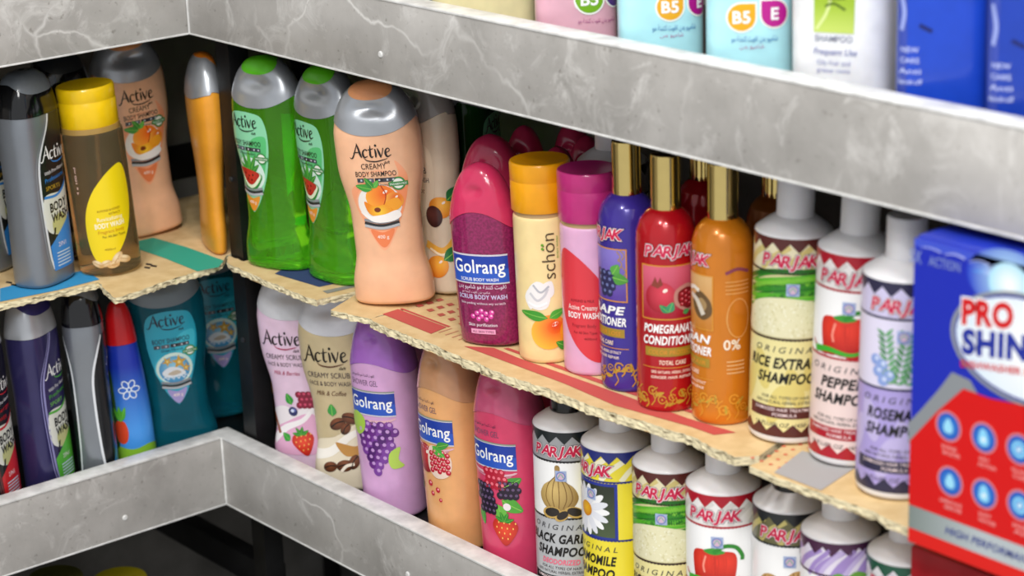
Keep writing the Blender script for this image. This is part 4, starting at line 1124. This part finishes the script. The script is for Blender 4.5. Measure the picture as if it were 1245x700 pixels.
A = Art(); P = lambda *l: [bp(*q) for q in l]
hb = HB*1000
A.rect(.2, 0, BW*1000-.2, hb-.3, '#1b2cb4', 0)
A.rect(.2, hb-5.5, BW*1000-.2, hb-.3, '#4055cf', 1)
for i in range(9): A.stroke([(6+i*19, hb-5-(i % 3)), (14+i*19, hb-4.2), (22+i*19, hb-5.4)], 1.1+.5*(i % 2), '#aab4ee', 2, taper=(.4, 1))
c = bp(1228, 335)
A.ell(c[0], c[1]-4, 33, 20, rad('#bfeaff', '#1f3fc8', c[0], c[1]-4, 32), 1, n=48)
for i in range(12):
    a = 2*PI*i/12+.1; r1 = (30, 22)[i % 2]; zt = min(c[1]+r1*math.sin(a), hb-6)
    A.poly([(c[0]+4*math.cos(a-1.5), c[1]+4*math.sin(a-1.5)), (c[0]+r1*math.cos(a), zt), (c[0]+4*math.cos(a+1.5), c[1]+4*math.sin(a+1.5))], rad('#ffffff', '#3f8fe8', c[0], c[1], 26), 2)
A.ell(c[0], c[1]-6, 16, 14, rad('#ffffff', '#a9e2fb', c[0], c[1]-6, 16), 3, n=30)
# grey sweep, red field
A.poly(P((1104.8, 514), (1120, 498), (1142, 473), (1158, 452), (1180, 462), (1190, 480), (1172, 476), (1140, 504), (1104.8, 540)), '#8c9196', 3)
red = P((1104.8, 534), (1140, 500), (1172, 472), (1205, 484), (1245, 492), (1330, 505)); zr = bp(1105, 612)[1]
A.poly([(.2, zr), (BW*1000-.2, zr), (BW*1000-.2, red[-1][1])]+red[::-1][1:-1]+[(.2, red[0][1])], '#d80d0f', 5)
z1 = bp(1105, 640)[1]
A.rect(.2, z1, BW*1000-.2, zr, hor('#7f8a86', '#b9c2c6', 0, 60), 4); A.rect(.2, 0, BW*1000-.2, z1, '#e01a14', 4)
e = bp(1245, 425); ex, ez = e[0]+3, e[1]
A.ell(ex, ez, 60, 36, '#8f959c', 5, n=40); A.ell(ex, ez, 57, 33.6, '#1d2a9a', 6, n=40); A.ell(ex, ez, 55.3, 32, rad('#ffffff', '#dcecfb', ex, ez, 48), 7, n=40)
for t, y0, col in (('PRO', 391, '#d3141a'), ('SHINE', 427, '#1c2f9c')):
    q = bp(1168, y0)
    for bold, cc, l in ((.11, '#f6fbff', 8), (.055, col, 9)): A.text(t, q[0]+1.5-(bold-.055)*20, q[1], 15.8, cc, l, al='l', bold=bold, slope=.15, w=(40 if t == 'PRO' else 63)+(bold-.055)*40)
q = bp(1169, 445); A.text('DISHWASHER SALT', q[0], q[1], 4.6, '#d3141a', 9, al='l', bold=.03, w=66, slope=.14)
q = bp(1107, 317); A.text('5X', q[0], q[1], 9, '#8494cc', 4, al='l', w=9.5, bold=.01); q = bp(1130, 322); A.text('ACTION', q[0], q[1], 6.4, '#8494cc', 4, al='l', w=25, bold=.01, slope=.03)
for k, (px, py) in enumerate(((1154, 518), (1197, 532), (1240, 546), (1156, 585), (1197.5, 600), (1241, 614))):
    x, z = bp(px, py); r = 10.4
    A.ell(x, z, r, r, '#d98a92', 6, n=26); A.ell(x, z, r*.86, r*.86, rad('#3fa6ee', '#2340b4', x, z, r*.9), 7, n=26)
    if k % 3 == 0: A.blob([(x, z+5.5), (x-3.6, z), (x-2.5, z-4), (x+2.5, z-4), (x+3.6, z)], '#9fe0fb', 9)
    elif k % 3 == 1: A.blob([(x-2.4, z+5), (x+1.6, z+5), (x+4, z-3), (x, z-5.5), (x-4, z-3)], '#8fd8fb', 9); A.ell(x, z-1, 1.8, 1.8, '#e6f8ff', 10, n=10)
    else: A.ring(x, z, 4.4, 4.4, 2, '#8fd8fb', 9); A.ell(x, z, 2, 2, '#d6f2ff', 9, n=10)
    A.text(('SHINE', 'DRY', 'GLASS', 'LIMESCALE', 'SOFT', 'RINSE')[k], x+1, z-15.5, 2.6, '#f2a4a2', 7, w=(12, 8, 12, 18, 10, 12)[k], bold=.02); A.text(('BOOSTER', 'ACTION', 'CARE', 'REMOVER', 'WATER', 'AID')[k], x+3, z-19.4, 2.6, '#f2a4a2', 7, w=14, bold=.02)
q = bp(1150, 645); A.text('HIGH PERFORMANCE', q[0], (z1+zr)/2-2.6, 5.4, '#2c3a8c', 6, al='l', w=76, bold=.02, shear=.2)
A.build('front_print', Plane((-BW/2, -BD/2, 0), (1, 0, 0), (0, 0, 1), (0, -1, 0)), o, maxe=8)
# the carton beneath, on the lower shelf
lx = float(at(1104, 680, 1, .021)[0])+.001
o = bpy.data.objects.new('detergent_box', None); COL.objects.link(o); o.location = (lx+.085, .022+.03, S_LOW+.0004)
tag(o, 'dark red carton in shadow directly below the overhanging blue and red box', 'box')
box('carton', (-.085, -.03, 0), (.085, .03, .180), M('carton_red', '#b01220', .35, coat=.3), o, .0018)
A = Art(); A.rect(8, 95, 162, 140, '#8d959c', 1); A.ell(85, 70, 44, 28, '#e8eef6', 1, n=36); A.build('front_print', Plane((-.085, -.03, 0), (1, 0, 0), (0, 0, 1), (0, -1, 0)), o, maxe=8)

# ------------------------------------------------------------------ corrugated cardboard lying on the middle shelf


def sheet(name, P, jag, z, t, label, art=None, seed=1, hang=.002):
    """P: outline in metres (counter-clockwise); jag: indices of edges that are torn"""
    r = random.Random(seed); Q = []; J = []
    for i, p in enumerate(P):
        q = P[(i+1) % len(P)]; L = math.dist(p, q); n = max(1, int(L/.0035)) if i in jag else 1
        nx, ny = (q[1]-p[1])/L, -(q[0]-p[0])/L; w = 0.
        for k in range(n):
            w = .6*w+r.uniform(-.0011, .0011); m = 0 if k == 0 else w
            Q.append((p[0]+(q[0]-p[0])*k/n+nx*m, p[1]+(q[1]-p[1])*k/n+ny*m)); J.append(i in jag)
    n = len(Q); V = [(x, y, z) for x, y in Q]; o_ = n
    rows = 3
    for k in range(1, rows+1):
        for (x, y), j in zip(Q, J):
            d = (r.uniform(-.0005, .0005), r.uniform(-.0005, .0005)) if j else (0, 0)
            V.append((x+d[0], y+d[1], z-t*k/rows-(r.uniform(0, hang) if j and k == rows else 0)))
    T = tessellate_polygon([[Vector((x, y, 0)) for x, y in Q]]); Fc = []
    for a, b, c in T:
        u = (Q[b][0]-Q[a][0])*(Q[c][1]-Q[a][1])-(Q[b][1]-Q[a][1])*(Q[c][0]-Q[a][0])
        a, b, c = (a, b, c) if u > 0 else (a, c, b)
        Fc.append((a, b, c)); Fc.append((rows*n+a, rows*n+c, rows*n+b))
    nt = len(Fc)
    for k in range(rows):
        for i in range(n): j = (i+1) % n; Fc.append((k*n+i, (k+1)*n+i, (k+1)*n+j, k*n+j))
    me = bpy.data.meshes.new(name); me.from_pydata(V, [], Fc); me.update()
    o = finish(name, me, [KRAFT, CORR], None, False)
    for i, p in enumerate(me.polygons): p.material_index = 1 if i >= nt else 0
    tag(o, label, 'cardboard')
    if art:
        A = Art(); art(A); A.build('print', Plane((0, 0, z), (1, 0, 0), (0, 1, 0), (0, 0, 1)), o, MATTE, base=.00025, maxe=30)
    return o


def g(px, py, z=S_MID): q = at(px, py, 2, z); return (float(q[0]), float(q[1]))


def gm(px, py): q = g(px, py); return (q[0]*1000, q[1]*1000)


def art_left(A):
    A.poly([gm(*q) for q in ((165, 294), (186, 289), (228, 301), (272, 317), (266, 325), (240, 330), (200, 314), (165, 302))], '#2fa58c', 1)
    A.poly([gm(*q) for q in ((0, 351), (60, 336), (104, 329), (121, 340), (70, 353), (0, 367))], '#2f8fc4', 1)
    for x, y in ((178, 320), (184, 322), (176, 324), (8, 342), (14, 345)): A.poly([gm(x, y), gm(x+7, y+1), gm(x+6, y+3), gm(x-1, y+2)], '#3a3026', 1)


def art_a(A): A.poly([gm(*q) for q in ((334, 333), (388, 349), (432, 340), (360, 318))], '#2f3f6c', 1); A.poly([gm(*q) for q in ((392, 354), (430, 346), (432, 349), (398, 357))], '#8d8a84', 1)


def art_c(A):
    R = '#c2504a'
    A.poly([gm(*q) for q in ((465, 382), (484, 376), (543, 398), (524, 406))], R, 1); A.poly([gm(*q) for q in ((486, 375.5), (489, 374.8), (548, 397), (545, 398))], R, 1)
    A.poly([gm(*q) for q in ((564, 421), (600, 423), (632, 436), (742, 475), (840, 510), (895, 526), (868, 529), (840, 519), (747, 493), (685, 466), (610, 438))], R, 1)
    A.poly([gm(*q) for q in ((612, 424), (618, 423), (760, 472), (860, 505), (855, 507), (756, 476))], R, 1)
    for i in range(6):
        for j in range(3):
            x, y = 505+i*13+j*12, 371+i*5.6-j*3.4
            A.poly([gm(x, y), gm(x+7, y-1.5), gm(x+11, y+1), gm(x+4, y+2.8)], '#b9574a', 1)
    for i in range(5): A.poly([gm(533+i*8, 404+i*3), gm(549+i*8, 399+i*3), gm(550+i*8, 399.6+i*3), gm(534+i*8, 404.8+i*3)], '#c98a6a', 1)


def art_e(A):
    for i in range(7):
        for j in range(5):
            x, y = 893+i*11+j*9, 548-j*6+i*4
            if x < 1000: q = gm(x, y); A.ell(q[0], q[1], 1.6, 1.6, '#d8674a', 1, n=10)
    A.poly([gm(*q) for q in ((941, 574), (975, 548), (1012, 556), (1040, 568), (998, 596))], '#a9a7a6', 2)


sheet('cardboard_sheet', [g(-40, 378), g(0, 369), g(60, 357), g(119, 343), g(129, 353), g(140, 362), g(175, 351), g(200, 342), g(240, 330), g(270, 320), (.0042, .019), (.0042, .255), (-.207, .255), (-.207, -.30)], {0, 1, 2, 3, 4, 5, 6, 7, 8}, S_MID, .005,
      'tan cardboard with teal and blue tape under the left run of bottles', art_left, 3)
sheet('cardboard_sheet', [g(276, 318.5), g(320, 340), g(385, 365), g(434, 354), (.205, .255), (.0335, .255), (.0335, .0195), (.0068, .0195)], {0, 1, 2, 6}, S_MID, .0050, 'tan cardboard with torn front under the two green bottles', art_a, 5, .0016)
sheet('cardboard_sheet', [g(402, 376), g(450, 387), g(470, 381), (.275, .255), (.206, .255), g(436, 355)], {0, 1}, S_MID-.0006, .0044, 'small tan cardboard piece under the front peach bottle', None, 8)
cp = [g(450, 387.5), g(470, 398), g(500, 409), g(560, 433), g(620, 458), g(670, 474), g(705, 488), g(760, 506), g(840, 530), g(893, 555.5), g(923, 554)]
sheet('cardboard_sheet', cp+[(.64, .255), (.2755, .255)], set(range(9)), S_MID, .0068, 'long tan cardboard strip with red stripes under the gel and conditioner bottles', art_c, 11, .0018)
sheet('cardboard_sheet', [g(911, 565.5), g(939, 577), g(998, 598), g(1050, 617), g(1094, 636), g(1140, 655), (1.02, .255), (.642, .255), g(929.5, 558.6)], {1, 2, 3, 4}, S_MID-.0004, .0050, 'tan cardboard with red dots and grey tape under the white shampoos', art_e, 14, .002)

# ------------------------------------------------------------------ rack: posts, boards, beams
rack = bpy.data.objects.new('corner_shelf_rack', None); COL.objects.link(rack); rack.location = (0, 0, -1.15)
tag(rack, 'black steel corner shelving rack with upright post and dark shelf boards', 'shelf rack')


def rbox(name, lo, hi, mat=BLACK, bev=.001): return box(name, (lo[0], lo[1], lo[2]+1.15), (hi[0], hi[1], hi[2]+1.15), mat, rack, bev)


ZS = ((.018, S_TOP), (-.236, S_MID-.0092), ('low', 0), (-.745, -.73))
for za, zb in ZS:
    zr, zl = ((za, zb), (za, zb)) if za != 'low' else ((S_LOW-.014, S_LOW), (S_LEFT-.014, S_LEFT))
    fy = .165 if za == -.236 else .0215
    rbox('shelf_board', (-.0185, fy, zr[0]), (1.5, .286, zr[1])); rbox('shelf_board', (-.236, -.85, zl[0]), (-max(fy, .0200), .286, zl[1]))
for x, y in ((.0072, .0224), (.9, .262), (-.045, -.52), (-.232, .262)):
    w = .0215
    # angle-iron upright: two flanges
    V = [(0, 0), (w, 0), (w, .003), (.003, .003), (.003, w), (0, w)]
    if x == .0072: V = [(0, 0), (w, 0), (w, w), (w-.003, w), (w-.003, .003), (0, .003)]
    n = 6; VV = [(x+a, y+b, .0) for a, b in V]+[(x+a, y+b, 1.15+.018) for a, b in V]
    po = raw('post', VV, [tuple(range(n))[::-1], tuple(range(n, 2*n))]+[(i, (i+1) % n, n+(i+1) % n, n+i) for i in range(n)], BLACK, rack, False)
    for k in range(5):
        a = lathe('bolt', [(.0026, 0), (.0026, .0012), (.0012, .0018), (.0005, .0018)], M('dull_steel', '#55565a', .4, metal=.8), po, 14); a.rotation_euler = (PI/2, 0, 0); a.location = (x+w/2, y-.0002, 1.15-.62+k*.16)
rbox('crossbar', (-.236, .045, -.585), (-.002, .065, -.555)); rbox('crossbar', (-.239, -.2, -.205), (-.2365, .262, -.168))

# the stone boards


def fascia(name, lo, hi, label, screws, along):
    o = box(name, lo, hi, STONE, None, .0008); tag(o, label, 'shelf board')
    e = .0006
    if along == 'x':
        box('edge_strip', (lo[0], lo[1]-e, hi[2]-.0014), (hi[0], hi[1]+e, hi[2]+.0008), EDGE, o, .0005); box('edge_strip', (lo[0], lo[1]-e, lo[2]-.0004), (hi[0], hi[1], lo[2]+.0012), EDGE, o, .0003)
    else:
        box('edge_strip', (lo[0], lo[1], hi[2]-.0014), (hi[0]+e, hi[1], hi[2]+.0008), EDGE, o, .0005); box('edge_strip', (lo[0], lo[1], lo[2]-.0004), (hi[0]+e, hi[1], lo[2]+.0012), EDGE, o, .0003)
    for px, py in screws:
        q = at(px, py, 1 if along == 'x' else 0, 0.)
        s = lathe('screw', [(.0028, -.001), (.0028, .0006), (.002, .0013), (.0005, .0014)], M('white_screw', '#dcdcda', .3), o, 20)
        s.location = tuple(map(float, q)); s.rotation_euler = (PI/2, 0, 0) if along == 'x' else (0, PI/2, 0)
    return o


H1, H3, FT = .0696, -.4707, .0189
f1 = fascia('stone_fascia', (-FT, 0, 0), (1.5, FT, H1), 'upper grey stone board running right from the corner', [(463, 66)], 'x')
f2 = fascia('stone_fascia', (-FT, -.85, 0), (0, -.0009, H1), 'upper grey stone board at the top left of the corner', [], 'y')
f3 = fascia('stone_fascia', (-FT, 0, H3), (1.5, FT, -.40), 'lower grey stone board running right from the corner', [(496, 698)], 'x')
f4 = fascia('stone_fascia', (-FT, -.85, H3), (0, -.0009, -.40), 'lower grey stone board along the bottom left', [(152, 629)], 'y')
for p, a, b in ((f1, 0, H1), (f3, H3, -.40)): box('corner_seam', (.0003, -.0016, a), (.0016, .0012, b), EDGE, p, .0005)

# ------------------------------------------------------------------ dim bottles under the lower stone board
UG = 'bottles in the dark below the lower stone board'
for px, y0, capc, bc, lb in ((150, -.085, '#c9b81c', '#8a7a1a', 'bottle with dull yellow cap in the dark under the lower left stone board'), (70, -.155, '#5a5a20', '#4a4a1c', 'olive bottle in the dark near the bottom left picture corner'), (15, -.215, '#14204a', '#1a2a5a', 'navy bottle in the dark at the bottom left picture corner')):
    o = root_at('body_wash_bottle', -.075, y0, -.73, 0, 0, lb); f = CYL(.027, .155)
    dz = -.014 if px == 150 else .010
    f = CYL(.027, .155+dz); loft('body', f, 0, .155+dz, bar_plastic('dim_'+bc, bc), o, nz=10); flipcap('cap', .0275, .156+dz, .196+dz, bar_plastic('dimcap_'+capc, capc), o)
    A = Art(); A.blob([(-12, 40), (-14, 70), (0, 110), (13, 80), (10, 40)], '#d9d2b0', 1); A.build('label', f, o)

# ------------------------------------------------------------------ room
def struct(name, lo, hi, mat): o = box(name, lo, hi, mat, None, 0); o['kind'] = 'structure'; return o


struct('wall_back', (-.30, .29, -1.15), (2.6, .33, 1.9), GREYWALL); struct('wall_left', (-.28, -2.6, -1.15), (-.24, .29, 1.9), GREYWALL)
struct('floor', (-.30, -2.6, -1.19), (2.6, .33, -1.15), noisy('floor_tile', '#b9b6b0', '#cfccc6', 6, .35))

w = bpy.data.worlds.new('world'); SC.world = w; w.use_nodes = True
w.node_tree.nodes['Background'].inputs[0].default_value = (.93, .96, 1, 1); w.node_tree.nodes['Background'].inputs[1].default_value = .42


def lamp(loc, tgt, size, power, col=(1, .98, .95), sy=None):
    l = bpy.data.lights.new('ceiling_lamp', 'AREA'); l.energy = power; l.size = size; l.color = col
    if sy: l.shape = 'RECTANGLE'; l.size_y = sy
    o = bpy.data.objects.new('ceiling_lamp', l); COL.objects.link(o); o.location = loc
    o.rotation_euler = (Vector(tgt)-Vector(loc)).to_track_quat('-Z', 'Y').to_euler()


for x, y, p in ((.55, -.75, 6), (1.1, -.45, 6), (.9, -1.3, 7), (1.6, -.9, 7), (1.9, -1.7, 8)): lamp((x, y, 1.75), (x*.9, y*.8, 0), .16, p)
lamp((2.2, -1.6, 1.5), (.4, 0, -.3), .7, 14)

SC.view_settings.view_transform = 'Standard'; SC.view_settings.look = 'None'; SC.view_settings.gamma = 1; SC.view_settings.use_curve_mapping = False
SC.view_settings.exposure = .58
SC.cycles.max_bounces = 10; SC.cycles.transmission_bounces = 8

# every bottle rests on its lowest point
bpy.context.view_layer.update()
for o in list(SC.objects):
    if o.parent is None and o.type == 'EMPTY' and o.get('category') == 'bottle':
        b = next(c for c in o.children if c.name.startswith('body'))
        mw = o.matrix_world
        lo = min((mw @ v.co).z for v in b.data.vertices if v.co.z < .01)
        o.location.z += o.location.z-lo+.0004
